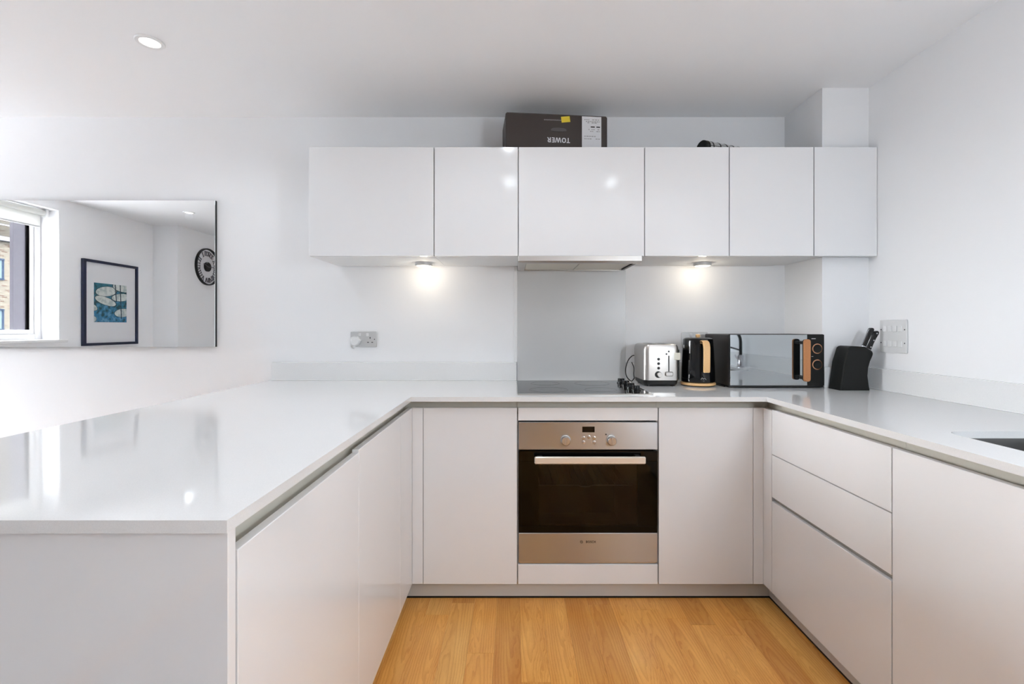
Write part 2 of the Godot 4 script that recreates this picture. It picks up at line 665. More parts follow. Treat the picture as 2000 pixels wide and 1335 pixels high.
func floor_planks() -> void:
	var fl := struct("floor", Shape.new().box(V(-4.5, -0.2, -0.1), V(1.925, -0.012, ZR + 0.1)), M.gap)
	var rng := RandomNumberGenerator.new()
	rng.seed = 21
	var wide := 0.0975
	var meshes := []
	for k in 2:
		var s := Shape.new()
		s.uv_axes = "xz"
		s.uv_at = Vector2(-wide / 2, 0) if k == 0 else Vector2(wide / 2, 0.95)
		s.uv_size = Vector2(wide, 0.95) * (1 if k == 0 else -1)
		s.box(V(-wide / 2 + 0.0001, -0.012, 0.0002), V(wide / 2 - 0.0001, 0, 0.9498), 0.0004)
		meshes.append(s.mesh())
	# under and between the cabinets the planks lie one by one; joints at x = 0.122 + n * 0.0975
	var rest := []
	for i in 4:
		var s := Shape.new()
		s.uv_axes = "xz"
		rest.append(s)
	for col in range(-41, 17):
		var x := 0.122 + wide * (col + 0.5)
		var z := -rng.randf_range(0.0, 0.9) if col % 2 else -rng.randf_range(0.2, 0.8)
		while z < ZR:
			var near: bool = x > -0.75 and x < 1.3 and z + 0.95 > 0.5
			if near and z + 0.95 < ZR:
				var o := piece("plank", meshes[rng.randi() % 2], M.planks[rng.randi() % M.planks.size()], fl)
				o.position = V(x, 0, z)
			elif x > -4.1:
				var s: Shape = rest[rng.randi() % 4]
				s.uv_at = Vector2(x - wide / 2, z)
				s.uv_size = Vector2(wide, 0.95)
				s.box(V(x - wide / 2 + 0.0002, -0.012, maxf(z, 0.0) + 0.0003), V(minf(x + wide / 2 - 0.0002, XR), 0, minf(z + 0.9497, ZR)))
			z += 0.95
	for i in 4:
		var o := part("plank_field", rest[i], M.planks[i * 3 + i % 3], fl)
		o.set_meta("kind", "stuff")


func window_and_outside() -> void:
	# the window in the left wall, seen in the mirror
	var fr := Shape.new()
	var z0 := 0.15
	var z1 := 1.69
	var y0 := 1.0765
	var y1 := 2.24
	for b in [[V(-4.33, y0, z1 - 0.052), V(-4.26, y1, z1)], [V(-4.33, y0, z0), V(-4.26, y1, z0 + 0.052)], [V(-4.33, y1 - 0.052, z0 + 0.052), V(-4.26, y1, z1 - 0.052)], [V(-4.33, y0, z0 + 0.052), V(-4.26, y0 + 0.05, z1 - 0.052)]]:
		fr.box(b[0], b[1], 0.004)
	var win := struct("window_1", fr, M.frame_white)
	var sa := Shape.new()
	var a0 := z0 + 0.053
	var a1 := z1 - 0.053
	for b in [[V(-4.325, y0 + 0.051, a1 - 0.028), V(-4.27, y1 - 0.053, a1)], [V(-4.325, y0 + 0.051, a0), V(-4.27, y1 - 0.053, a0 + 0.028)], [V(-4.325, y1 - 0.12, a0 + 0.028), V(-4.27, y1 - 0.053, a1 - 0.028)], [V(-4.325, y0 + 0.051, a0 + 0.028), V(-4.27, y0 + 0.09, a1 - 0.028)]]:
		sa.box(b[0], b[1], 0.004)
	part("sash", sa, M.frame_white, win)
	var ga := Shape.new()
	for b in [[V(-4.297, y0 + 0.09, a1 - 0.052), V(-4.285, y1 - 0.12, a1 - 0.0281)], [V(-4.297, y0 + 0.09, a0 + 0.0281), V(-4.285, y1 - 0.12, a0 + 0.050)]]:
		ga.box(b[0], b[1])
	part("gasket", ga, M.gasket, win, "black window gasket")
	part("pane", Shape.new().box(V(-4.302, y0 + 0.088, a0 + 0.024), V(-4.298, y1 - 0.118, a1 - 0.024)), M.pane, win)
	part("window_sill", Shape.new().box(V(-4.26, y0 - 0.022, z0 - 0.06), V(-4.07, y0 + 0.003, z1 + 0.06), 0.003), M.frame_white, win)
	var rv := Shape.new()
	rv.box(V(-4.5, y0, z1 - 0.012), V(-4.332, y1, z1 - 0.0005))
	rv.box(V(-4.5, y0, z0 + 0.0005), V(-4.332, y1, z0 + 0.012))
	rv.box(V(-4.53, y0 - 0.3, z1 - 0.012), V(-4.501, y1 + 0.3, z1 + 0.3))
	part("external_reveal", rv, M.reveal, win, "grey purple outer reveal")

	var bl := thing("roller_blind", "white roller blind rolled up at the top of the window, seen in the mirror", "blind", V(-4.19, 2.2, 0.17))
	var along := Transform3D(Basis(Vector3.RIGHT, PI / 2), V(-4.19, 2.205, 0.19))
	part("roll", here(bl).lathe([Vector2(0, 0), Vector2(0.024, 0), Vector2(0.024, 1.45), Vector2(0, 1.45)], along), M.fabric, bl)
	part("cloth", here(bl).box(V(-4.216, 2.085, 0.2), V(-4.212, 2.205, 1.63)), M.fabric, bl)
	part("bottom_bar", here(bl).box(V(-4.221, 2.072, 0.2), V(-4.207, 2.088, 1.63), 0.003), M.plate, bl, "grey bottom bar")
	for z in [0.178, 1.652]:
		part("bracket", here(bl).box(V(-4.22, 2.175, z - 0.012), V(-4.16, 2.2395, z + 0.012), 0.004), M.frame_white, bl)

	# outside: a brick block of flats across the street
	var g := solo("street_ground", Shape.new().box(V(-80, -8.2, -60), V(60, -8, 90)), M.ground, "grey street ground far below the window between the buildings", "ground")
	g.set_meta("kind", "structure")
	struct("flat_roof", Shape.new().box(V(-9.5, 0.5, -4.0), V(-4.5, 0.85, 8.0)), M.flat_roof)
	var bd := thing("apartment_building", "pale brick block of flats across the street, seen through the window in the mirror", "building", V(-31, -8, 23))
	var wall := here(bd)
	wall.box(V(-35, -8, 6), V(-27.0, 5.95, 46))
	wall.box(V(-35, 5.95, 23.36), V(-27.0, 12, 46))
	wall.box(V(-35, 5.95, 6), V(-29.0, 12, 23.36))
	part("brick_wall", wall, M.brick, bd)
	part("roof_slab", here(bd).box(V(-35.2, 12, 5.8), V(-26.8, 12.3, 46.2)), M.far_white, bd)
	part("balcony_slab", here(bd).box(V(-29.0, 5.75, 6), V(-26.7, 5.97, 23.36)), M.far_white, bd, "white balcony slab")
	part("balcony_wall", here(bd).box(V(-29.0, 5.97, 12), V(-28.97, 6.9, 23.3)), M.red_brick, bd, "reddish brick balcony wall")
	part("cladding", here(bd).box(V(-29.0, 6.9, 12), V(-28.95, 9.0, 23.3)), M.blue_cladding, bd, "blue cladding above the balcony")
	var rail := here(bd)
	rail.box(V(-26.8, 6.55, 6.2), V(-26.74, 6.62, 23.36))
	for i in 12:
		rail.box(V(-26.79, 5.97, 8.0 + i * 1.4), V(-26.75, 6.55, 8.04 + i * 1.4))
	part("railing", rail, M.far_white, bd, "white balcony railing")
	for row in 5:
		for col in 8:
			var zz := 22.57 - 1.2 - 3.0 * 4 + 3.0 * col
			var yy := 1.05 - 5.3 + 2.65 * row
			if zz < 7 or yy > 5 and zz < 23.3:
				continue
			var f := here(bd)
			f.box(V(-27.0, yy, zz), V(-26.93, yy + 0.09, zz + 1.2))
			f.box(V(-27.0, yy + 1.04, zz), V(-26.93, yy + 1.13, zz + 1.2))
			f.box(V(-27.0, yy, zz), V(-26.95, yy + 1.1, zz + 0.08))
			f.box(V(-27.0, yy, zz + 1.1), V(-26.95, yy + 1.1, zz + 1.2))
			var o := part("window", f, M.far_frame, bd)
			part("pane", here(bd).box(V(-27.0, yy + 0.08, zz + 0.07), V(-26.97, yy + 1.05, zz + 1.11)), M.far_glass, o)


func worktop_and_splash() -> void:
	# one continuous U of white quartz, cut out for the sink
	var c := 1.41
	var hole := rrect(0.42, 0.46, 0.05, 6, Vector2(c, -1.53))
	var left := []
	var right := []
	for p: Vector2 in hole:
		if p.x < c:
			left.append(p)
		else:
			right.append(p)
	left.sort_custom(func(a: Vector2, b: Vector2) -> bool: return a.y > b.y if absf(a.y - b.y) > 1e-5 else (a.x > b.x) == (a.y > -1.53))
	right.sort_custom(func(a: Vector2, b: Vector2) -> bool: return a.y > b.y if absf(a.y - b.y) > 1e-5 else (a.x < b.x) == (a.y > -1.53))
	var A := [Vector2(-1.355, -0.002), Vector2(c, -0.002), Vector2(c, -1.30)]
	A.append_array(left)
	A.append_array([Vector2(c, -1.76), Vector2(c, -2.5), Vector2(1.062, -2.5), Vector2(1.062, -0.638), Vector2(-0.433, -0.638), Vector2(-0.433, -1.92), Vector2(-1.355, -1.92)])
	var B := [Vector2(c, -0.002), Vector2(1.4975, -0.002), Vector2(1.4975, -0.324), Vector2(1.7235, -0.324), Vector2(1.7235, -2.5), Vector2(c, -2.5), Vector2(c, -1.76)]
	right.reverse()
	B.append_array(right)
	B.append(Vector2(c, -1.30))
	var w := Shape.new()
	w.extrude(A, UNDER, TOP, 0.0, plan(), c)
	w.extrude(B, UNDER, TOP, 0.0, plan(), c)
	solo("worktop", w, M.quartz, "polished white quartz worktop running in a U round the kitchen", "worktop")

	var g := "white quartz upstands along the walls"
	var u := thing("upstand", "long low white upstand left of the hob, under the double socket", "upstand", V(-0.66, TOP, 0.01), g)
	part("strip", here(u).box(V(-1.335, TOP, 0.001), V(0.0125, TOP + 0.1, 0.016), 0.001), M.quartz, u)
	part("sealant", here(u).box(V(-1.335, TOP, 0.016), V(0.0125, TOP + 0.006, 0.0195), 0.0015), M.bead, u, "white sealant bead")
	u = thing("upstand", "low white upstand behind the toaster, kettle and microwave", "upstand", V(1.05, TOP, 0.01), g)
	part("strip", here(u).box(V(0.6185, TOP, 0.001), V(1.497, TOP + 0.1, 0.016), 0.001), M.quartz, u)
	u = thing("upstand", "short white upstand on the pillar behind the knife block", "upstand", V(1.6, TOP, 0.33), g)
	part("strip", here(u).box(V(1.4995, TOP, 0.3245), V(1.708, TOP + 0.1, 0.338), 0.001), M.quartz, u)
	u = thing("upstand", "long low white upstand along the right wall beside the sink", "upstand", V(1.715, TOP, 1.4), g)
	part("strip", here(u).box(V(1.7095, TOP, 0.325), V(1.7245, TOP + 0.1, 2.5), 0.001), M.quartz, u)
	part("sealant", here(u).box(V(1.706, TOP, 0.34), V(1.7095, TOP + 0.005, 2.5), 0.0015), M.bead, u, "white sealant bead")

	var s := thing("splashback", "tall plain grey splashback panel on the wall between the hob and the hood", "splashback", V(0.315, TOP, 0.005))
	part("panel", here(s).box(V(0.0175, TOP, 0.001), V(0.6165, 1.503, 0.009), 0.001), M.splash, s)
	part("edge_strip", here(s).box(V(0.0005, TOP + 0.1005, 0.001), V(0.0173, 1.522, 0.0085), 0.001), M.bead, s, "white edge strip")


func wall_cabinets() -> void:
	var g := "white gloss wall cabinets in a row"
	var runs := [
		[-0.975, -0.38, "wide white gloss wall cabinet at the far left end of the row"],
		[-0.38, 0.02, "narrow white gloss wall cabinet just left of the hood, second from the left end"],
		[0.02, 0.62, "wide white gloss wall cabinet right above the cooker hood, dark box on top"],
		[0.62, 1.022, "narrow white gloss wall cabinet just right of the hood, above the toaster"],
		[1.022, 1.424, "narrow white gloss wall cabinet above the microwave, beside the end filler"],
	]
	for r in runs:
		var a: float = r[0]
		var b: float = r[1]
		var o := thing("wall_cabinet", r[2], "cabinet", V((a + b) / 2, 1.525, 0.18), g)
		part("body", here(o).box(V(a + 0.0003, 1.525, 0.006), V(b - 0.0003, 2.0413, 0.3565), 0.001), M.carcass, o)
		part("door", here(o).box(V(a + 0.002, 1.525, 0.3582), V(b - 0.002, 2.0413, 0.378), 0.0012), M.gloss, o)
	var f := thing("filler_panel", "white filler panel closing the wall cabinet row against the right wall", "panel", V(1.57, 1.525, 0.35))
	part("panel", here(f).box(V(1.426, 1.525, 0.3582), V(1.7235, 2.0413, 0.378), 0.0012), M.gloss, f)
	part("batten", here(f).box(V(1.426, 1.53, 0.006), V(1.497, 2.0363, 0.358)), M.carcass, f)


func base_cabinets() -> void:
	var y0 := 0.0846
	var y1 := 0.8406
	var g := "white gloss base cabinets"
	# the back run
	for r in [[-0.389, 0.0125, "white base cabinet under the worktop, left of the oven"], [0.6215, 1.0255, "white base cabinet under the worktop, right of the oven"]]:
		var a: float = r[0]
		var b: float = r[1]
		var o := thing("base_cabinet", r[2], "cabinet", V((a + b) / 2, y0, 0.3), g)
		part("body", here(o).box(V(a, y0, 0.02), V(b, y1 - 0.03, 0.5735)), M.carcass, o)
		part("door", here(o).box(V(a, y0, 0.575), V(b, y1, 0.595), 0.0012), M.gloss, o)
		part("handle_rail", here(o).box(V(a, y1 - 0.03, 0.52), V(b, UNDER - 0.0005, 0.555)), M.rail, o, "recessed grey handle rail")
	var h := thing("oven_housing", "white cabinet housing the oven, with a narrow panel above and below it", "cabinet", V(0.317, y0, 0.3), g)
	var hb := here(h)
	hb.box(V(0.0132, y0, 0.02), V(0.0185, y1 - 0.03, 0.573))
	hb.box(V(0.6155, y0, 0.02), V(0.6208, y1 - 0.03, 0.573))
	hb.box(V(0.0185, y0, 0.02), V(0.6155, 0.165, 0.573))
	part("body", hb, M.carcass, h)
	part("upper_panel", here(h).box(V(0.0175, 0.786, 0.575), V(0.6165, y1, 0.595), 0.0012), M.gloss, h)
	part("lower_panel", here(h).box(V(0.0175, y0, 0.575), V(0.6165, 0.1695, 0.595), 0.0012), M.gloss, h)
	part("handle_rail", here(h).box(V(0.0132, y1 - 0.03, 0.52), V(0.6208, UNDER - 0.0005, 0.555)), M.rail, h, "recessed grey handle rail")

	# corner fillers
	var p := thing("corner_filler", "narrow white corner filler where the left run meets the back run", "panel", V(-0.43, y0, 0.6), "corner fillers")
	part("panel", here(p).box(V(-0.437, y0, 0.575), V(-0.391, y1, 0.595), 0.0012), M.gloss, p)
	part("side_panel", here(p).box(V(-0.457, y0, 0.575), V(-0.4375, y1, 0.805), 0.0012), M.gloss, p)
	part("handle_rail", here(p).box(V(-0.497, y1 - 0.03, 0.52), V(-0.3895, UNDER - 0.0005, 0.555)), M.rail, p, "recessed grey handle rail")
	part("handle_rail", here(p).box(V(-0.512, y1 - 0.03, 0.556), V(-0.477, UNDER - 0.0005, 0.807)), M.rail, p, "recessed grey handle rail")
	p = thing("corner_filler", "narrow white corner filler beside the drawers, where the right run begins", "panel", V(1.06, y0, 0.6), "corner fillers")
	part("panel", here(p).box(V(1.0275, y0, 0.575), V(1.07, y1, 0.595), 0.0012), M.gloss, p)
	part("side_panel", here(p).box(V(1.0705, y0, 0.575), V(1.09, y1, 0.658), 0.0012), M.gloss, p)
	part("handle_rail", here(p).box(V(1.026, y1 - 0.03, 0.52), V(1.14, UNDER - 0.0005, 0.555)), M.rail, p, "recessed grey handle rail")
	part("handle_rail", here(p).box(V(1.11, y1 - 0.03, 0.556), V(1.145, UNDER - 0.0005, 0.66)), M.rail, p, "recessed grey handle rail")

	# the left run (peninsula)
	for r in [[0.809, 1.2955, y1, "white peninsula cabinet nearer the oven, far half of the left run"], [1.2975, 1.884, y1 - 0.008, "white peninsula cabinet at the near end, beside the grey end panel"]]:
		var a: float = r[0]
		var b: float = r[1]
		var o := thing("base_cabinet", r[3], "cabinet", V(-0.73, y0, (a + b) / 2), g)
		part("body", here(o).box(V(-1.025, y0, a), V(-0.4585, y1 - 0.03, b)), M.carcass, o)
		part("door", here(o).box(V(-0.457, y0, a), V(-0.437, r[2], b), 0.0012), M.gloss, o)
		part("handle_rail", here(o).box(V(-0.512, y1 - 0.03, a - 0.0005), V(-0.477, UNDER - 0.0005, b + 0.0005)), M.rail, o, "recessed grey handle rail")
	solo("end_panel", Shape.new(V(-0.9, 0, 1.9)).box(V(-1.34, 0, 1.89), V(-0.437, UNDER - 0.0005, 1.91), 0.0012), M.gloss, "tall white end panel closing the near end of the peninsula", "panel", "", V(-0.9, 0, 1.9))
	solo("back_panel", Shape.new(V(-1.05, 0, 1.0)).box(V(-1.045, 0, 0.003), V(-1.027, UNDER - 0.0005, 1.889), 0.001), M.gloss, "white back panel of the peninsula under the worktop overhang", "panel", "", V(-1.05, 0, 1.0))

	# the right run
	var d := thing("drawer_unit", "white three-drawer unit in the right run, beside the sink cabinet", "drawers", V(1.4, y0, 0.97), g)
	part("body", here(d).box(V(1.0915, y0, 0.661), V(1.7, y1 - 0.03, 1.2885)), M.carcass, d)
	for r in [[0.660, y1 + 0.004], [0.482, 0.657], [y0, 0.4655]]:
		part("drawer", here(d).box(V(1.07, r[0], 0.662), V(1.09, r[1], 1.287), 0.0012), M.gloss, d)
	part("handle_rail", here(d).box(V(1.11, y1 - 0.03, 0.661), V(1.145, UNDER - 0.0005, 1.289)), M.rail, d, "recessed grey handle rail")
	part("grip_channel", here(d).box(V(1.084, 0.4657, 0.663), V(1.0912, 0.4818, 1.286)), M.gap, d, "grey grip channel")
	for r in [[1.291, 1.887, "white sink cabinet with one tall plain door, right of the drawers"], [1.891, 2.487, "white base cabinet at the near end of the right run, past the sink"]]:
		var a: float = r[0]
		var b: float = r[1]
		var o := thing("base_cabinet", r[2], "cabinet", V(1.4, y0, (a + b) / 2), g)
		var low := 0.68 if a < 1.5 else y1 - 0.03
		part("body", here(o).box(V(1.0915, y0, a - 0.001), V(1.7, low, b + 0.001)), M.carcass, o)
		part("door", here(o).box(V(1.07, y0, a), V(1.09, y1 + 0.004, b), 0.0012), M.gloss, o)
		part("handle_rail", here(o).box(V(1.11, y1 - 0.03, a - 0.001), V(1.145, UNDER - 0.0005, b + 0.001)), M.rail, o, "recessed grey handle rail")

	# plinths
	var pg := "grey plinths under the base cabinets"
	for r in [[V(-0.486, 0.001, 0.53), V(1.119, 0.0842, 0.548), "long grey plinth under the back run below the oven"], [V(-0.504, 0.001, 0.53), V(-0.4865, 0.0842, 1.889), "grey plinth hidden under the peninsula doors"], [V(1.1195, 0.001, 0.53), V(1.137, 0.0842, 2.487), "grey plinth under the drawers and the sink cabinet"]]:
		var lo: Vector3 = r[0]
		var hi: Vector3 = r[1]
		var at := V((lo.x + hi.x) / 2, 0, (lo.z + hi.z) / 2)
		var o := thing("plinth", r[2], "plinth", at, pg)
		part("board", here(o).box(lo + V(0, 0.006, 0), hi, 0.001), M.plinth, o)
		part("seal", here(o).box(V(lo.x, 0, lo.z), V(hi.x, 0.007, hi.z + 0.001) if hi.x - lo.x > 1.0 else V(hi.x + 0.001, 0.007, hi.z)), M.seal, o, "black sealing strip along the floor")


func oven() -> void:
	var o := thing("oven", "built-in stainless steel oven with a black glass door in the back run", "oven", V(0.317, 0.1705, 0.4))
	var x0 := 0.0195
	var x1 := 0.6145
	var cav := here(o)
	cav.box(V(0.03, 0.175, 0.06), V(0.604, 0.20, 0.575))
	cav.box(V(0.03, 0.655, 0.06), V(0.604, 0.77, 0.574))
	cav.box(V(0.03, 0.20, 0.06), V(0.604, 0.655, 0.10))
	cav.box(V(0.03, 0.20, 0.10), V(0.10, 0.655, 0.575))
	cav.box(V(0.534, 0.20, 0.10), V(0.604, 0.655, 0.575))
	part("cavity", cav, M.enamel, o)
	var s := here(o)
	s.uv_axes = "xy"
	s.box(V(x0, 0.6626, 0.5745), V(x1, 0.780, 0.600), 0.0015)
	var cp := part("control_panel", s, M.brushed, o, "brushed steel control panel")
	part("display", here(o).box(V(0.292, 0.737, 0.5995), V(0.345, 0.7615, 0.6008), 0.0004), M.black_glass, cp, "black clock display")
	for q in [[0.2975, 0.713], [0.3205, 0.717], [0.343, 0.713], [0.2975, 0.694], [0.343, 0.694]]:
		part("button", here(o).lathe([Vector2(0.0078, -0.001), Vector2(0.0078, 0.0012), Vector2(0.0062, 0.0018), Vector2(0, 0.0018)], facing(V(q[0], q[1], 0.600)), 20), M.steel, cp)
	part("indicator", here(o).lathe([Vector2(0.0035, 0), Vector2(0.003, 0.001), Vector2(0, 0.001)], facing(V(0.3935, 0.728, 0.600)), 14), M.hole, cp, "small dark indicator lamp")
	for x in [0.2205, 0.4165]:
		var k := part("knob", here(o).lathe([Vector2(0.0225, 0), Vector2(0.0225, 0.004), Vector2(0.0195, 0.006), Vector2(0.0185, 0.021), Vector2(0.0165, 0.0235), Vector2(0, 0.0235)], facing(V(x, 0.703, 0.600))), M.steel, o, "round steel oven knob")
		part("pointer", here(o).box(V(x - 0.0035, 0.688, 0.6232), V(x + 0.0035, 0.7205, 0.627), 0.0012), M.steel, k)
	var d := here(o)
	d.box(V(x0, 0.612, 0.576), V(x1, 0.656, 0.597), 0.001)
	d.box(V(x0, 0.3055, 0.576), V(x1, 0.335, 0.597), 0.001)
	d.box(V(x0, 0.335, 0.576), V(0.105, 0.612, 0.597))
	d.box(V(0.53, 0.335, 0.576), V(x1, 0.612, 0.597))
	var door := part("door", d, M.black_glass, o, "black glass oven door")
	part("window", here(o).box(V(0.105, 0.335, 0.592), V(0.53, 0.612, 0.597)), M.oven_pane, door)
	var hd := here(o)
	hd.extrude(rrect(0.468, 0.031, 0.006, 4, Vector2(0.32, 0.6262)), 0.626, 0.640, 0.004)
	part("handle", hd, M.bar, door, "pale metal bar handle")
	for x in [0.11, 0.53]:
		part("handle_post", here(o).box(V(x - 0.012, 0.617, 0.5965), V(x + 0.012, 0.636, 0.627), 0.002), M.steel, door)
	var rk := here(o)
	rk.tube([V(0.101, 0.478, 0.5), V(0.29, 0.478, 0.5), V(0.30, 0.472, 0.5), V(0.335, 0.472, 0.5), V(0.345, 0.478, 0.5), V(0.533, 0.478, 0.5)], 0.0028, 8)
	for i in 14:
		rk.tube([V(0.115 + i * 0.031, 0.478, 0.5), V(0.115 + i * 0.031, 0.478, 0.12)], 0.0015, 6)
	part("rack", rk, M.steel, o, "wire oven rack behind the glass")
	var b := here(o)
	b.uv_axes = "xy"
	b.box(V(x0, 0.180, 0.5745), V(x1, 0.3044, 0.598), 0.0015)
	var lp := part("lower_panel", b, M.brushed, o, "brushed steel panel below the glass")
	var lg := here(o)
	lg.text("BOSCH", 0.0095, 0.0008, Transform3D(Basis(), V(0.329, 0.2675, 0.5984)))
	lg.lathe([Vector2(0.0062, 0), Vector2(0.0062, 0.0008), Vector2(0.005, 0.0008), Vector2(0.005, 0)], facing(V(0.289, 0.2675, 0.598)), 24)
	lg.box(V(0.2862, 0.264, 0.598), V(0.2872, 0.271, 0.5988))
	lg.box(V(0.2908, 0.264, 0.598), V(0.2918, 0.271, 0.5988))
	lg.box(V(0.2862, 0.267, 0.598), V(0.2918, 0.268, 0.5988))
	part("lettering", lg, M.black, lp, "dark maker's lettering")
	part("vent_strip", here(o).box(V(x0 + 0.004, 0.1725, 0.576), V(x1 - 0.004, 0.1785, 0.592), 0.001), M.steel, o)


func hob_and_hood() -> void:
	var h := thing("hob", "black ceramic glass hob set flat in the worktop above the oven", "hob", V(0.308, TOP, 0.315))
	part("glass", here(h).extrude(rrect(0.587, 0.52, 0.006, 3, Vector2(0.3085, -0.315)), TOP + 0.0002, TOP + 0.0052, 0.0012, plan()), M.hob_glass, h)
	part("trim", here(h).box(V(0.0148, TOP, 0.5752), V(0.6022, TOP + 0.0052, 0.5785), 0.0008), M.steel, h, "thin steel edge trim")
	part("trim", here(h).box(V(0.0148, TOP, 0.0515), V(0.6022, TOP + 0.0052, 0.0548), 0.0008), M.steel, h, "thin steel edge trim")
	for z in [[0.16, 0.19, 0.075], [0.16, 0.44, 0.09], [0.40, 0.19, 0.09], [0.40, 0.44, 0.075]]:
		part("cooking_zone", here(h).lathe([Vector2(z[2], 0), Vector2(z[2], 0.0003), Vector2(z[2] - 0.003, 0.0003), Vector2(z[2] - 0.003, 0)], Transform3D(Basis(), V(z[0], TOP + 0.0052, z[1])), 40), M.zone, h)
	for z in [0.17, 0.27, 0.37, 0.47]:
		var k := part("knob", here(h).lathe([Vector2(0.0215, 0), Vector2(0.0215, 0.004), Vector2(0.018, 0.006), Vector2(0.017, 0.022), Vector2(0.015, 0.024), Vector2(0, 0.024)], Transform3D(Basis(), V(0.555, TOP + 0.0052, z))), M.black_gloss, h, "black hob knob")
		part("pointer", here(h).box(V(0.5535, TOP + 0.029, z - 0.014), V(0.5565, TOP + 0.0302, z + 0.002)), M.plate, k)

	var e := thing("cooker_hood", "slim stainless steel cooker hood under the middle wall cabinet", "hood", V(0.313, 1.49, 0.2))
	var pr := [Vector2(0.36, 1.5245), Vector2(0.382, 1.5245), Vector2(0.383, 1.501), Vector2(0.376, 1.493), Vector2(0.34, 1.493), Vector2(0.335, 1.5)]
	# the profile lies in (z, y); local z runs along -x, so it is laid from the right end
	var side := Transform3D(Basis(V(0, 0, 1), V(0, 1, 0), V(-1, 0, 0)), V(0.606, 0, 0))
	part("visor", here(e).extrude(pr, 0.0, 0.586, 0.001, side), M.steel, e, "polished steel front visor")
	part("body", here(e).box(V(0.0205, 1.507, 0.011), V(0.606, 1.5247, 0.36)), M.steel, e)
	var fi := here(e)
	fi.box(V(0.06, 1.5025, 0.02), V(0.322, 1.5068, 0.332), 0.001)
	fi.box(V(0.326, 1.5025, 0.02), V(0.578, 1.5068, 0.332), 0.001)
	part("filter", fi, M.rail, e, "pale grease filter")
	var lip := here(e)
	lip.box(V(0.0205, 1.497, 0.011), V(0.056, 1.507, 0.335), 0.001)
	lip.box(V(0.056, 1.497, 0.0105), V(0.585, 1.507, 0.019), 0.001)
	part("rim", lip, M.steel, e)
	part("side_slot", here(e).box(V(0.588, 1.499, 0.03), V(0.602, 1.5068, 0.33)), M.black, e, "dark slot along the right edge")


func sink_and_tap() -> void:
	var s := thing("sink", "undermounted stainless steel sink in the right worktop", "sink", V(1.41, 0.69, 1.53))
	var b := here(s)
	var c := Vector2(1.41, -1.53)
	var o := []
	for r in [[0.424, 0.464, 0.052], [0.42, 0.46, 0.052], [0.40, 0.44, 0.055], [0.35, 0.39, 0.06], [0.05, 0.05, 0.024]]:
		o.append(rrect(r[0], r[1], r[2], 6, c))
	o.reverse()
	b.loft(o, [0.692, 0.697, 0.712, 0.86, 0.8732], plan(), true, false, true)
	part("bowl", b, M.sink, s)
	var fl := here(s)
	fl.loft([rrect(0.47, 0.51, 0.06, 6, c), rrect(0.424, 0.464, 0.052, 6, c)], [0.8730, 0.8733], plan(), false, false)
	part("flange", fl, M.steel, s)
	part("drain", here(s).lathe([Vector2(0.03, 0), Vector2(0.03, 0.003), Vector2(0.022, 0.002), Vector2(0, 0.001)], Transform3D(Basis(), V(1.41, 0.693, 1.53))), M.chrome, s)

	var t := thing("kitchen_tap", "tall dark arched tap with a chrome base, seen mirrored in the microwave door", "tap", V(1.668, TOP, 1.56))
	part("base", here(t).lathe([Vector2(0.027, 0), Vector2(0.027, 0.006), Vector2(0.021, 0.009), Vector2(0.021, 0.085), Vector2(0.017, 0.092), Vector2(0, 0.092)], Transform3D(Basis(), t.position)), M.chrome, t)
	var pts := [t.position + V(0, 0.09, 0), t.position + V(0, 0.17, 0)]
	for i in 13:
		var a := PI * i / 12.0
		pts.append(t.position + V(-0.095 + 0.095 * cos(a), 0.19 + 0.095 * sin(a), 0))
	pts.append(t.position + V(-0.19, 0.16, 0))
	part("spout", here(t).tube(pts, 0.0115, 14), M.soft_black, t, "dark arched spout")
	part("spray_head", here(t).lathe([Vector2(0, 0), Vector2(0.015, 0), Vector2(0.017, 0.02), Vector2(0.013, 0.07), Vector2(0, 0.07)], Transform3D(Basis(), t.position + V(-0.19, 0.095, 0))), M.soft_black, t)
	part("holder_arm", here(t).tube([t.position + V(0, 0.125, 0), t.position + V(-0.1, 0.155, 0), t.position + V(-0.178, 0.158, 0)], 0.006, 10), M.soft_black, t)
	part("lever", here(t).tube([t.position + V(0, 0.05, 0.018), t.position + V(0, 0.06, 0.05), t.position + V(0, 0.085, 0.085)], 0.006, 10), M.chrome, t)


func downlight(x: float, z: float, label: String) -> void:
	var o := thing("ceiling_downlight", label, "downlight", V(x, CEIL, z), "round recessed ceiling downlights")
	part("trim_ring", Shape.new().lathe([Vector2(0.035, -0.001), Vector2(0.037, -0.005), Vector2(0.05, -0.005), Vector2(0.053, -0.002), Vector2(0.053, 0)]), M.frame_white, o, "white trim ring")
	part("lens", Shape.new().lathe([Vector2(0, -0.0025), Vector2(0.036, -0.0025), Vector2(0.036, 0)]), M.lamp, o, "glowing lens")
	var l := SpotLight3D.new()
	l.name = "downlight_light"
	l.position = V(0, -0.04, 0)
	l.rotation.x = -PI / 2
	l.light_color = LAMP_COLOR
	l.light_energy = LAMP_ENERGY if z < 2.0 else LAMP_ENERGY * 0.3
	l.spot_angle = 80.0
	l.spot_angle_attenuation = 0.7
	l.spot_range = 12.0
	l.spot_attenuation = 2.0
	l.light_size = 0.035
	l.shadow_enabled = true
	o.add_child(l)


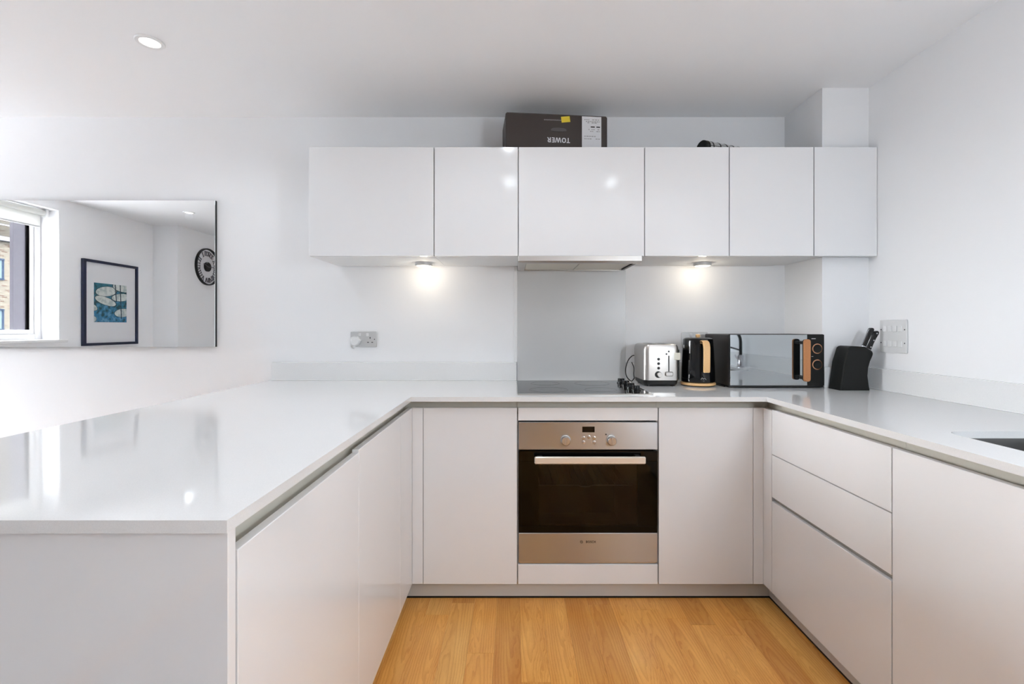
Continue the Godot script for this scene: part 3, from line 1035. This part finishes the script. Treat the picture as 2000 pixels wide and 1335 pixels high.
func lamps() -> void:
	downlight(-1.486, 0.695, "lit round downlight in the ceiling above the mirror wall, upper left")
	for p in [[-1.486, 2.11, "left of the camera"], [-0.036, 1.05, "over the middle of the kitchen floor"], [-0.036, 1.8, "straight above the camera"], [0.75, 1.8, "above the sink side of the kitchen"], [-3.29, 2.22, "by the left window, seen in the mirror"], [-1.486, 3.7, "behind the camera, left of centre"], [0.6, 3.7, "behind the camera, right of centre"], [-3.1, 3.9, "near the wall clock"], [-2.4, 5.4, "in the rear corner opposite the worktop"], [-0.4, 5.4, "at the rear of the room, middle"], [1.0, 5.4, "at the rear of the room, by the right wall"]]:
		downlight(p[0], p[1], "round recessed downlight in the ceiling " + p[2])
	var g := thing("pendant_lamp", "round white globe pendant lamp hanging behind the camera", "lamp", V(1.3, CEIL, 3.0))
	part("canopy", Shape.new().lathe([Vector2(0, -0.03), Vector2(0.045, -0.025), Vector2(0.05, 0)]), M.frame_white, g)
	part("flex", Shape.new().tube([V(0, -0.02, 0), V(0, -0.76, 0)], 0.003, 8), M.frame_white, g)
	var ball := []
	for i in 25:
		var a := -PI / 2 + PI * i / 24.0
		ball.append(Vector2(maxf(0.0, cos(a)) * 0.17, -0.92 + sin(a) * 0.17))
	part("shade", Shape.new().lathe(ball), M.globe, g, "glowing white globe")
	var gl := OmniLight3D.new()
	gl.name = "pendant_lamp_light"
	gl.position = V(0, -0.92, 0)
	gl.light_color = LAMP_COLOR
	gl.light_energy = 1.2
	gl.light_size = 0.16
	gl.omni_range = 14.0
	gl.omni_attenuation = 2.0
	gl.shadow_enabled = true
	g.add_child(gl)
	for p in [[-0.474, "left of the hood"], [0.99, "right of the hood, above the kettle"]]:
		var o := thing("puck_light", "small round lit puck light under the wall cabinets " + p[1], "light", V(p[0], 1.525, 0.135), "puck lights under the wall cabinets")
		part("housing", Shape.new().lathe([Vector2(0.038, -0.0165), Vector2(0.043, -0.0165), Vector2(0.045, -0.014), Vector2(0.045, 0)]), M.plate, o, "grey metal housing")
		part("lens", Shape.new().lathe([Vector2(0, -0.0195), Vector2(0.033, -0.0185), Vector2(0.038, -0.0155), Vector2(0.038, -0.004)]), M.warm_lamp, o, "glowing lens")
		var l := OmniLight3D.new()
		l.name = "puck_light_light"
		l.position = V(0, -0.032, 0)
		l.light_color = Color(1.0, 0.95, 0.86)
		l.light_energy = 0.014
		l.omni_range = 6.0
		l.omni_attenuation = 2.0
		l.light_size = 0.018
		l.shadow_enabled = true
		o.add_child(l)


func counter_things() -> void:
	toaster()
	kettle()
	microwave()
	knives()


func toaster() -> void:
	var o := thing("toaster", "two-slice brushed steel toaster standing between the hob and the kettle", "toaster", V(0.7315, TOP, 0.177))
	var P := func(w: float, d: float, r: float) -> Array: return rrect(w, d, r, 6)
	part("base", Shape.new().loft([P.call(0.155, 0.19, 0.02), P.call(0.166, 0.203, 0.024), P.call(0.172, 0.21, 0.026)], [0.006, 0.012, 0.031], plan()), M.black, o, "black plastic base")
	for q in [[-0.06, 0.08], [0.06, 0.08], [-0.06, -0.08], [0.06, -0.08]]:
		part("foot", Shape.new().lathe([Vector2(0, 0), Vector2(0.01, 0), Vector2(0.01, 0.008)], Transform3D(Basis(), V(q[0], 0, q[1])), 14), M.black, o)
	part("shell", Shape.new().loft([P.call(0.177, 0.215, 0.026), P.call(0.177, 0.215, 0.026), P.call(0.172, 0.212, 0.026), P.call(0.162, 0.206, 0.026), P.call(0.146, 0.198, 0.024)], [0.031, 0.182, 0.197, 0.206, 0.2095], plan()), M.steel, o, "brushed steel shell")
	var sl := Shape.new()
	for x in [-0.032, 0.032]:
		sl.box(V(x - 0.014, 0.2085, -0.075), V(x + 0.014, 0.2102, 0.065))
	part("slot", sl, M.black, o, "dark bread slots")
	part("side_trim", Shape.new().box(V(0.0845, 0.034, -0.085), V(0.0900, 0.182, 0.097), 0.002), M.black, o, "black side trim")
	part("lever_track", Shape.new().box(V(0.0305, 0.055, 0.1068), V(0.0365, 0.153, 0.1082)), M.black, o)
	part("lever", Shape.new().box(V(0.016, 0.052, 0.1075), V(0.052, 0.074, 0.122), 0.004), M.steel, o, "steel lever")
	part("handle_tag", Shape.new().box(V(0.060, 0.131, 0.098), V(0.0915, 0.167, 0.1105), 0.003), M.cream, o, "cream block at the right edge")
	for y in [0.1356, 0.1137, 0.0913]:
		part("button", Shape.new().lathe([Vector2(0.0068, -0.001), Vector2(0.0068, 0.002), Vector2(0.0055, 0.003), Vector2(0, 0.003)], facing(V(-0.017, y, 0.1075)), 18), M.black, o)
	part("dial_ring", Shape.new().lathe([Vector2(0.0165, -0.001), Vector2(0.0165, 0.0015), Vector2(0, 0.0015)], facing(V(-0.019, 0.0596, 0.1075)), 26), M.black, o)
	part("dial", Shape.new().lathe([Vector2(0.0135, 0), Vector2(0.0125, 0.012), Vector2(0.011, 0.014), Vector2(0, 0.014)], facing(V(-0.0145, 0.0596, 0.1075)), 26), M.steel, o, "steel browning dial")
	var mk := Shape.new()
	for q in [[0.0215, 0.161], [0.033, 0.1735]]:
		mk.lathe([Vector2(0.0045, -0.001), Vector2(0.0045, 0.0008), Vector2(0, 0.0008)], facing(V(q[0], q[1], 0.1075)), 16)
	part("mark", mk, M.black, o)
	var cord := curve([V(-0.085, 0.022, -0.095), V(-0.105, 0.006, -0.085), V(-0.128, 0.03, -0.09), V(-0.132, 0.065, -0.1), V(-0.118, 0.105, -0.115), V(-0.098, 0.13, -0.13), V(-0.07, 0.14, -0.145), V(0.0, 0.13, -0.15)], 40)
	part("cord", Shape.new().tube(cord, 0.0028, 8), M.black, o, "black looped cord")
	var loop := curve([V(-0.094, 0.105, -0.12), V(-0.083, 0.075, -0.118), V(-0.084, 0.04, -0.115), V(-0.085, 0.02, -0.1)], 16)
	part("cord", Shape.new().tube(loop, 0.0025, 8), M.black, o)


func kettle() -> void:
	var o := thing("kettle", "glossy black electric kettle with a pale wooden handle, between toaster and microwave", "kettle", V(0.930, TOP, 0.229))
	part("foot_disc", Shape.new().lathe([Vector2(0, 0), Vector2(0.08, 0), Vector2(0.082, 0.005)]), M.black, o)
	part("wooden_base", Shape.new().lathe([Vector2(0.08, 0.004), Vector2(0.0845, 0.006), Vector2(0.0855, 0.011), Vector2(0.0835, 0.0165), Vector2(0.078, 0.018), Vector2(0, 0.018)], Transform3D.IDENTITY, 48), M.wood, o, "pale wooden base ring")
	part("body", Shape.new().lathe([Vector2(0.074, 0.018), Vector2(0.0805, 0.022), Vector2(0.0815, 0.032), Vector2(0.0795, 0.09), Vector2(0.0755, 0.17), Vector2(0.0715, 0.226), Vector2(0.070, 0.2345), Vector2(0.066, 0.2375)], Transform3D.IDENTITY, 64), M.black_gloss, o, "glossy black body")
	part("lid", Shape.new().lathe([Vector2(0.0655, 0.232), Vector2(0.0655, 0.2378), Vector2(0.055, 0.2405), Vector2(0, 0.242)], Transform3D.IDENTITY, 48), M.black, o)
	part("lid_knob", Shape.new().lathe([Vector2(0.007, 0.241), Vector2(0.011, 0.247), Vector2(0.0115, 0.254), Vector2(0.008, 0.2575), Vector2(0, 0.258)], Transform3D.IDENTITY, 24), M.wood, o, "small wooden lid knob")
	# spout, to the left
	part("spout", Shape.new().extrude([Vector2(0.062, 0.16), Vector2(0.0755, 0.185), Vector2(0.087, 0.228), Vector2(0.08, 0.234), Vector2(0.062, 0.2355)], -0.016, 0.016, 0.006, turned(Vector3.ZERO, Vector3.UP, 120.0)), M.black_gloss, o)
	part("gauge", Shape.new().box(V(-0.004, 0.19, 0.0), V(0.004, 0.205, 0.0015)), M.plate, o).transform = turned(V(-0.0735, 0, 0.009), Vector3.UP, -83.0)
	var grip := turned(Vector3.ZERO, Vector3.UP, -91.0)
	var outer := []
	var inner := []
	for p in [[0.066, 0.2275, 0.066, 0.212], [0.09, 0.2295, 0.088, 0.216], [0.105, 0.2255, 0.0995, 0.213], [0.116, 0.214, 0.107, 0.204], [0.1215, 0.195, 0.1115, 0.19], [0.122, 0.16, 0.1125, 0.16], [0.1205, 0.11, 0.111, 0.11], [0.1195, 0.082, 0.11, 0.08], [0.1155, 0.074, 0.112, 0.074]]:
		outer.append(Vector2(p[0], p[1]))
		inner.push_front(Vector2(p[2], p[3]))
	part("handle", Shape.new().extrude(outer + inner, -0.0165, 0.0165, 0.004, grip), M.wood, o, "pale wooden handle")
	var liner := [Vector2(0.0995, 0.211), Vector2(0.107, 0.2035), Vector2(0.1112, 0.19), Vector2(0.1122, 0.16), Vector2(0.1108, 0.11), Vector2(0.1098, 0.079), Vector2(0.104, 0.075), Vector2(0.1025, 0.11), Vector2(0.104, 0.16), Vector2(0.103, 0.19)]
	part("handle_liner", Shape.new().extrude(liner, -0.013, 0.013, 0.002, grip), M.plate, o, "grey inner side of the handle")
	var mk := Shape.new().tube(curve([V(-0.012, 0.038, 0), V(-0.006, 0.046, 0), V(0.0, 0.04, 0), V(0.006, 0.044, 0), V(0.013, 0.036, 0)], 16), 0.001, 6)
	part("mark", mk, M.plate, o).transform = turned(V(-0.004, 0, 0.0818), Vector3.UP, -3.0)


func microwave() -> void:
	var at := V(1.266, TOP, 0.195)
	var o := thing("microwave", "black microwave with a mirrored door and a wooden handle, right of the kettle", "microwave", at)
	part("body", here(o).box(V(1.039, TOP + 0.008, 0.045), V(1.493, TOP + 0.2585, 0.330), 0.004), M.black_metal, o, "dark metal casing")
	for q in [[1.07, 0.08], [1.46, 0.08], [1.07, 0.29], [1.46, 0.29]]:
		part("foot", here(o).lathe([Vector2(0, 0), Vector2(0.013, 0), Vector2(0.013, 0.009)], Transform3D(Basis(), V(q[0], TOP, q[1])), 14), M.black, o)
	part("front_frame", here(o).box(V(1.038, TOP + 0.004, 0.329), V(1.494, TOP + 0.2595, 0.340), 0.002), M.black, o)
	var d := part("door", here(o).box(V(1.0405, TOP + 0.0135, 0.3402), V(1.4115, TOP + 0.2575, 0.346), 0.0008), M.tinted_mirror, o, "mirrored glass door")
	var c := Vector2(1.382, TOP + 0.1365)
	part("handle", here(o).extrude(rrect(0.0325, 0.2, 0.012, 6, c), 0.385, 0.398, 0.004), M.copper_wood, d, "warm brown wooden door handle")
	var hb := here(o)
	hb.extrude(rrect(0.0315, 0.199, 0.012, 6, c), 0.379, 0.3852, 0.002)
	hb.box(V(1.369, TOP + 0.045, 0.3455), V(1.395, TOP + 0.061, 0.381), 0.003)
	hb.box(V(1.369, TOP + 0.212, 0.3455), V(1.395, TOP + 0.228, 0.381), 0.003)
	part("handle_back", hb, M.black, d, "black back of the handle")
	part("control_panel", here(o).box(V(1.4125, TOP + 0.0135, 0.3402), V(1.4935, TOP + 0.2575, 0.3455), 0.0008), M.soft_black, o, "black control panel")
	for y in [0.190, 0.1137]:
		var f := facing(V(1.4585, TOP + y, 0.3455))
		var k := part("knob", here(o).lathe([Vector2(0.0195, 0), Vector2(0.0190, 0.006), Vector2(0.0175, 0.0075), Vector2(0, 0.0075)], f, 32), M.soft_black, o, "round dark knob")
		part("knob_ring", here(o).lathe([Vector2(0.0245, 0), Vector2(0.0245, 0.003), Vector2(0.0205, 0.0035), Vector2(0.0198, 0)], f, 36), M.copper, k, "copper ring round the knob")
	var mk := here(o)
	mk.box(V(1.432, TOP + 0.2365, 0.3455), V(1.452, TOP + 0.2395, 0.3459))
	mk.box(V(1.432, TOP + 0.152, 0.3455), V(1.440, TOP + 0.1535, 0.3459))
	part("mark", mk, M.plate, o)
	var cord := curve([V(1.043, TOP + 0.05, 0.06), V(1.015, TOP + 0.03, 0.085), V(1.022, TOP + 0.006, 0.15), V(1.028, TOP + 0.004, 0.22), V(1.034, TOP + 0.004, 0.30)], 24)
	part("cord", here(o).tube(cord, 0.003, 8), M.black, o, "black cord beside the casing")


func knives() -> void:
	var o := thing("knife_block", "slanted matt black knife block by the right wall, beside the microwave", "knife block", V(1.58, TOP, 0.39))
	var pr := [Vector2(1.512, 0), Vector2(1.65, 0), Vector2(1.6455, 0.028), Vector2(1.640, 0.069), Vector2(1.6435, 0.105), Vector2(1.652, 0.135), Vector2(1.663, 0.160), Vector2(1.6655, 0.17), Vector2(1.663, 0.180), Vector2(1.654, 0.188), Vector2(1.63, 0.202), Vector2(1.60, 0.2045), Vector2(1.569, 0.2055), Vector2(1.558, 0.203), Vector2(1.55, 0.195), Vector2(1.53, 0.13)]
	var sh := []
	for p: Vector2 in pr:
		sh.append(p - Vector2(1.58, 0))
	part("block", Shape.new().extrude(sh, -0.045, 0.042, 0.004), M.soft_black, o)
	part("foot", Shape.new().box(V(-0.055, -0.0003, -0.035), V(0.06, 0.002, 0.032)), M.black, o)
	var i := 0
	for k in [[1.633, 0.2, 0.415, 24.0, 0.0, "black-handled knife on the left in the knife block, its blade hidden"], [1.652, 0.186, 0.42, 24.0, 0.0, "black-handled knife on the right in the knife block, three bright rivets showing"]]:
		var n := thing("kitchen_knife", k[5], "knife", V(k[0], TOP + k[1] + 0.008, k[2]), "knives in the block")
		n.rotation_degrees = V(0, 0, -k[3])
		var hp := [Vector2(-0.0085, -0.004), Vector2(0.0085, -0.004), Vector2(0.0075, 0.03), Vector2(0.0085, 0.055), Vector2(0.0115, 0.078), Vector2(0.0095, 0.0875), Vector2(0.002, 0.0905), Vector2(-0.006, 0.0875), Vector2(-0.0095, 0.08), Vector2(-0.0075, 0.04)]
		part("handle", Shape.new().extrude(hp, -0.009, 0.009, 0.0025), M.black_gloss, n)
		part("tang", Shape.new().box(V(-0.0100, 0.0, -0.0014), V(-0.0070, 0.078, 0.0014)), M.chrome, n, "bright steel tang")
		part("bolster", Shape.new().box(V(-0.0095, -0.012, -0.0075), V(0.0095, -0.001, 0.0075), 0.002), M.chrome, n)
		if i == 1:
			for y in [0.008, 0.042, 0.077]:
				part("rivet", Shape.new().lathe([Vector2(0.0038, -0.001), Vector2(0.0034, 0.0008), Vector2(0, 0.001)], facing(V(0.0005, y, 0.009)), 14), M.chrome, n)
		i += 1


func socket_plate(called: String, label: String, at: Vector3, group: String) -> Node3D:
	var o := thing(called, label, "socket", at, group)
	part("plate", Shape.new().extrude(rrect(0.146, 0.086, 0.006, 4), 0.0005, 0.008, 0.002), M.plate, o)
	for s in [-0.036, 0.036]:
		part("rocker", Shape.new().box(V(s + (0.008 if s < 0 else -0.022), 0.016, 0.0075), V(s + (0.022 if s < 0 else -0.008), 0.034, 0.0115), 0.002), M.plastic, o)
		var h := Shape.new()
		h.box(V(s - 0.0025, 0.003, 0.0075), V(s + 0.0025, 0.013, 0.0083))
		h.box(V(s - 0.016, -0.019, 0.0075), V(s - 0.007, -0.0145, 0.0083))
		h.box(V(s + 0.007, -0.019, 0.0075), V(s + 0.016, -0.0145, 0.0083))
		part("socket_holes", h, M.hole, o)
	for s in [-0.06, 0.06]:
		part("screw", Shape.new().lathe([Vector2(0.003, 0), Vector2(0.0028, 0.0008), Vector2(0, 0.0008)], facing(V(s, 0, 0.008)), 12), M.hole, o)
	return o


func wall_things() -> void:
	socket_plate("wall_socket", "grey double wall socket left of the hob with a white plug in it", V(-0.831, 1.1205, 0), "double wall sockets")
	var pl := thing("plug", "white plug pushed into the left half of the double wall socket", "plug", V(-0.867, 1.113, 0.009))
	part("shell", Shape.new().extrude([Vector2(-0.026, 0.02), Vector2(-0.01, 0.026), Vector2(0.012, 0.022), Vector2(0.026, 0.004), Vector2(0.02, -0.012), Vector2(0.012, -0.022), Vector2(-0.006, -0.03), Vector2(-0.022, -0.024), Vector2(-0.026, 0.0)], 0.0, 0.03, 0.005), M.plastic, pl)
	part("cord_grip", Shape.new().box(V(-0.018, -0.044, 0.006), V(-0.006, -0.026, 0.018), 0.003), M.plastic, pl)
	socket_plate("wall_socket", "grey double wall socket half hidden behind the kettle", V(0.998, 1.118, 0), "double wall sockets")

	# switch plate on the right wall: 4 rockers above, 4 below
	var o := thing("switch_panel", "square grey switch panel with two rows of rockers on the right wall", "switch", V(XR, 1.1455, 0.479))
	var turn := turned(Vector3.ZERO, Vector3.UP, -90.0)
	part("plate", Shape.new().extrude(rrect(0.152, 0.15, 0.005, 4), 0.0005, 0.009, 0.002, turn), M.pale_plate, o)
	for row in 2:
		for i in 4:
			var x := -0.0435 + 0.029 * i
			var y := 0.034 - row * 0.068
			var s := Shape.new()
			s.t = turn
			s.box(V(x - 0.011, y - 0.014, 0.008), V(x + 0.011, y + 0.014, 0.0125), 0.003)
			part("rocker", s, M.plastic, o)
	var sc := Shape.new()
	sc.t = turn
	for x in [-0.067, 0.067]:
		for y in [-0.03, 0.03]:
			sc.lathe([Vector2(0.003, 0), Vector2(0.0028, 0.0008), Vector2(0, 0.0008)], facing(V(x, y, 0.009)), 12)
	part("screws", sc, M.hole, o)

	# mirror
	var m := thing("wall_mirror", "wide frameless wall mirror with a dark edge, left of the wall cabinets", "mirror", V(-2.45, 1.079, 0))
	part("backing", here(m).box(V(-3.249, 1.0795, 0.001), V(-1.645, 1.8845, 0.0165)), M.clock, m, "dark backing board")
	part("glass", here(m).box(V(-3.25, 1.079, 0.0167), V(-1.6446, 1.885, 0.0195), 0.0008), M.mirror, m)

	# picture on the left wall
	var p := thing("framed_picture", "navy framed lily pad print on the left wall, seen in the mirror", "picture", V(XL, 1.0115, 2.232))
	var fr := here(p)
	var z0 := 1.907
	var z1 := 2.557
	var y0 := 1.0115
	var y1 := 1.8435
	fr.box(V(XL + 0.001, y0, z0), V(XL + 0.032, y1, z0 + 0.026), 0.001)
	fr.box(V(XL + 0.001, y0, z1 - 0.026), V(XL + 0.032, y1, z1), 0.001)
	fr.box(V(XL + 0.001, y1 - 0.026, z0 + 0.026), V(XL + 0.032, y1, z1 - 0.026))
	fr.box(V(XL + 0.001, y0, z0 + 0.026), V(XL + 0.032, y0 + 0.026, z1 - 0.026))
	part("frame", fr, M.navy, p)
	part("mount", here(p).box(V(XL + 0.001, y0 + 0.02, z0 + 0.02), V(XL + 0.016, y1 - 0.02, z1 - 0.02)), M.paper, p, "white picture mount")
	var pr := here(p)
	pr.uv_axes = "zy"
	pr.uv_at = Vector2(2.029, 1.6255)
	pr.uv_size = Vector2(0.39, -0.385)
	pr.box(V(XL + 0.0155, 1.2405, 2.029), V(XL + 0.0168, 1.6255, 2.419))
	part("print", pr, M.picture, p, "teal print of pale lily pads")

	# skeleton clock
	var c := thing("wall_clock", "round black wall clock with Roman numerals, seen in the mirror", "clock", V(XJ, 1.94, 3.32))
	var face := Transform3D(Basis(Vector3.UP, PI / 2), Vector3.ZERO)  # local +z becomes +x, local x becomes -z
	var ax := face * Transform3D(Basis(Vector3.RIGHT, PI / 2), Vector3.ZERO)
	part("rim", Shape.new().lathe([Vector2(0.228, 0.001), Vector2(0.228, 0.028), Vector2(0.225, 0.031), Vector2(0.217, 0.031), Vector2(0.214, 0.028), Vector2(0.214, 0.001)], ax, 64), M.clock, c)
	part("face", Shape.new().lathe([Vector2(0, 0.0008), Vector2(0.2085, 0.0008)], ax, 64), M.paper, c, "pale clock face")
	part("hub", Shape.new().lathe([Vector2(0.058, 0.001), Vector2(0.058, 0.02), Vector2(0.054, 0.024), Vector2(0, 0.024)], ax, 40), M.clock, c)
	var names := ["XII", "I", "II", "III", "IIII", "V", "VI", "VII", "VIII", "IX", "X", "XI"]
	for i in 12:
		var a := -TAU * i / 12.0
		var x := face * Transform3D(Basis(Vector3.BACK, a), Vector3(-sin(a) * 0.161, cos(a) * 0.161, 0.006))
		part("numeral", Shape.new().text(names[i], 0.056, 0.006, x, "Droid Serif", 400), M.clock_text, c)
	for q in [[-72.0, 0.1, 0.006], [88.0, 0.15, 0.004]]:
		var s := Shape.new()
		s.t = face * Transform3D(Basis(Vector3.BACK, deg_to_rad(q[0])), Vector3.ZERO)
		s.box(V(-q[2], -0.02, 0.0245), V(q[2], q[1], 0.0265))
		part("hand", s, M.clock_text, c)


func cabinet_top_things() -> void:
	var y := 2.0413
	# box, standing upside down
	var b := thing("cardboard_box", "dark brown cardboard box lying upside down on top of the wall cabinets", "box", V(0.205, y, 0.15))
	b.rotation_degrees.y = 5.6
	var w := 0.516
	var h := 0.212
	var zf := 0.108
	part("carton", Shape.new().box(V(-w / 2, 0.0003, -0.11), V(w / 2, h, zf), 0.007), M.box, b)
	var front := V(0, 0, zf)
	var upside := Transform3D(Basis(Vector3.BACK, PI), Vector3.ZERO)
	# measured from the photograph: from the left edge and from the bottom of the carton
	part("lettering", Shape.new().text("TOWER", 0.0245, 0.0006, Transform3D(upside.basis, V(0.0075, 0.081, zf + 0.0006))), M.paper, b, "white upside-down lettering")
	var grip := Shape.new()
	grip.extrude([Vector2(-0.038, 0.083), Vector2(-0.026, 0.078), Vector2(0.0, 0.0765), Vector2(0.026, 0.078), Vector2(0.04, 0.083), Vector2(0.04, 0.091), Vector2(0.03, 0.0965), Vector2(0.0, 0.099), Vector2(-0.028, 0.0965), Vector2(-0.038, 0.091)], zf, zf + 0.0008, 0.0, Transform3D(Basis(), V(0.007, 0.044, 0)))
	part("hand_hole_flap", grip, M.flap, b, "grey hand hole flap")
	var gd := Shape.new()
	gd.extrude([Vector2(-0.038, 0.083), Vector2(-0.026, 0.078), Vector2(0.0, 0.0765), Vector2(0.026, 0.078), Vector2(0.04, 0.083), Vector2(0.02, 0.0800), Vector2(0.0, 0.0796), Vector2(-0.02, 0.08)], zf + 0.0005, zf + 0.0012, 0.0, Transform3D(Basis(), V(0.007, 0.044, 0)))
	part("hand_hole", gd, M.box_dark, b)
	var li := Shape.new()
	var rng := RandomNumberGenerator.new()
	rng.seed = 9
	var x := -0.066
	while x < 0.058:
		var l := rng.randf_range(0.003, 0.007)
		li.box(V(x, 0.178 + rng.randf_range(-0.001, 0.0), zf), V(x + l, 0.1825, zf + 0.0005))
		x += l + 0.0016
	part("small_print", li, M.print_grey, b, "line of small pale print")
	part("yellow_sticker", Shape.new().box(V(-0.022, -0.0145, 0), V(0.022, 0.0145, 0.0006)), M.yellow, b, "small tilted yellow sticker").transform = turned(V(0.043, 0.1855, zf + 0.0005), Vector3.BACK, 7.0)
	var st := part("white_label", Shape.new().box(V(0.1265, 0.002, zf), V(0.2255, 0.2045, zf + 0.0008)), M.paper, b, "white paper label")
	var lp := Shape.new()
	for row in [0.187, 0.178, 0.1715, 0.138, 0.129, 0.104, 0.091]:
		x = 0.138
		while x < 0.215:
			var l := rng.randf_range(0.004, 0.012)
			if rng.randf() < 0.7:
				lp.box(V(x, row, zf + 0.0006), V(minf(x + l, 0.218), row + 0.0032, zf + 0.0011))
			x += l + 0.003
	part("label_print", lp, M.print_grey, st)
	var bars := Shape.new()
	bars.box(V(0.171, 0.15, zf + 0.0006), V(0.192, 0.1555, zf + 0.0012))
	bars.box(V(0.200, 0.15, zf + 0.0006), V(0.219, 0.1555, zf + 0.0012))
	part("label_bar", bars, M.box_dark, st)

	# slotted dark cylinder
	var c := thing("slotted_cylinder", "dark slotted cylinder lying on top of the wall cabinets, right of the box", "cylinder", V(0.93, y, 0.27))
	var dir := V(0.185, 0, -0.075).normalized()
	var r := 0.037
	var tf := Transform3D(Basis(V(0, 1, 0), dir, V(0, 1, 0).cross(dir)).orthonormalized(), V(0, r + 0.0005, 0))
	part("end_cap", Shape.new().lathe([Vector2(0, 0), Vector2(r - 0.005, 0), Vector2(r, 0.006), Vector2(r, 0.028), Vector2(r - 0.002, 0.03)], tf, 36), M.soft_black, c, "black end cap")
	part("core", Shape.new().lathe([Vector2(r - 0.0075, 0.028), Vector2(r - 0.0075, 0.24), Vector2(0, 0.24)], tf, 24), M.black, c)
	for i in 20:
		var a := TAU * i / 20.0
		var s := Shape.new()
		s.t = tf * Transform3D(Basis(Vector3.UP, a), Vector3.ZERO)
		s.box(V(r - 0.0055, 0.029, -0.0033), V(r - 0.0015, 0.235, 0.0033), 0.001)
		part("slat", s, M.plate, c)
	for k in 5:
		part("hoop", Shape.new().lathe([Vector2(r - 0.0015, 0.0), Vector2(r - 0.0002, 0.0005), Vector2(r - 0.0002, 0.0065), Vector2(r - 0.0015, 0.007)], tf * Transform3D(Basis(), V(0, 0.045 + k * 0.045, 0)), 30), M.black_metal, c)
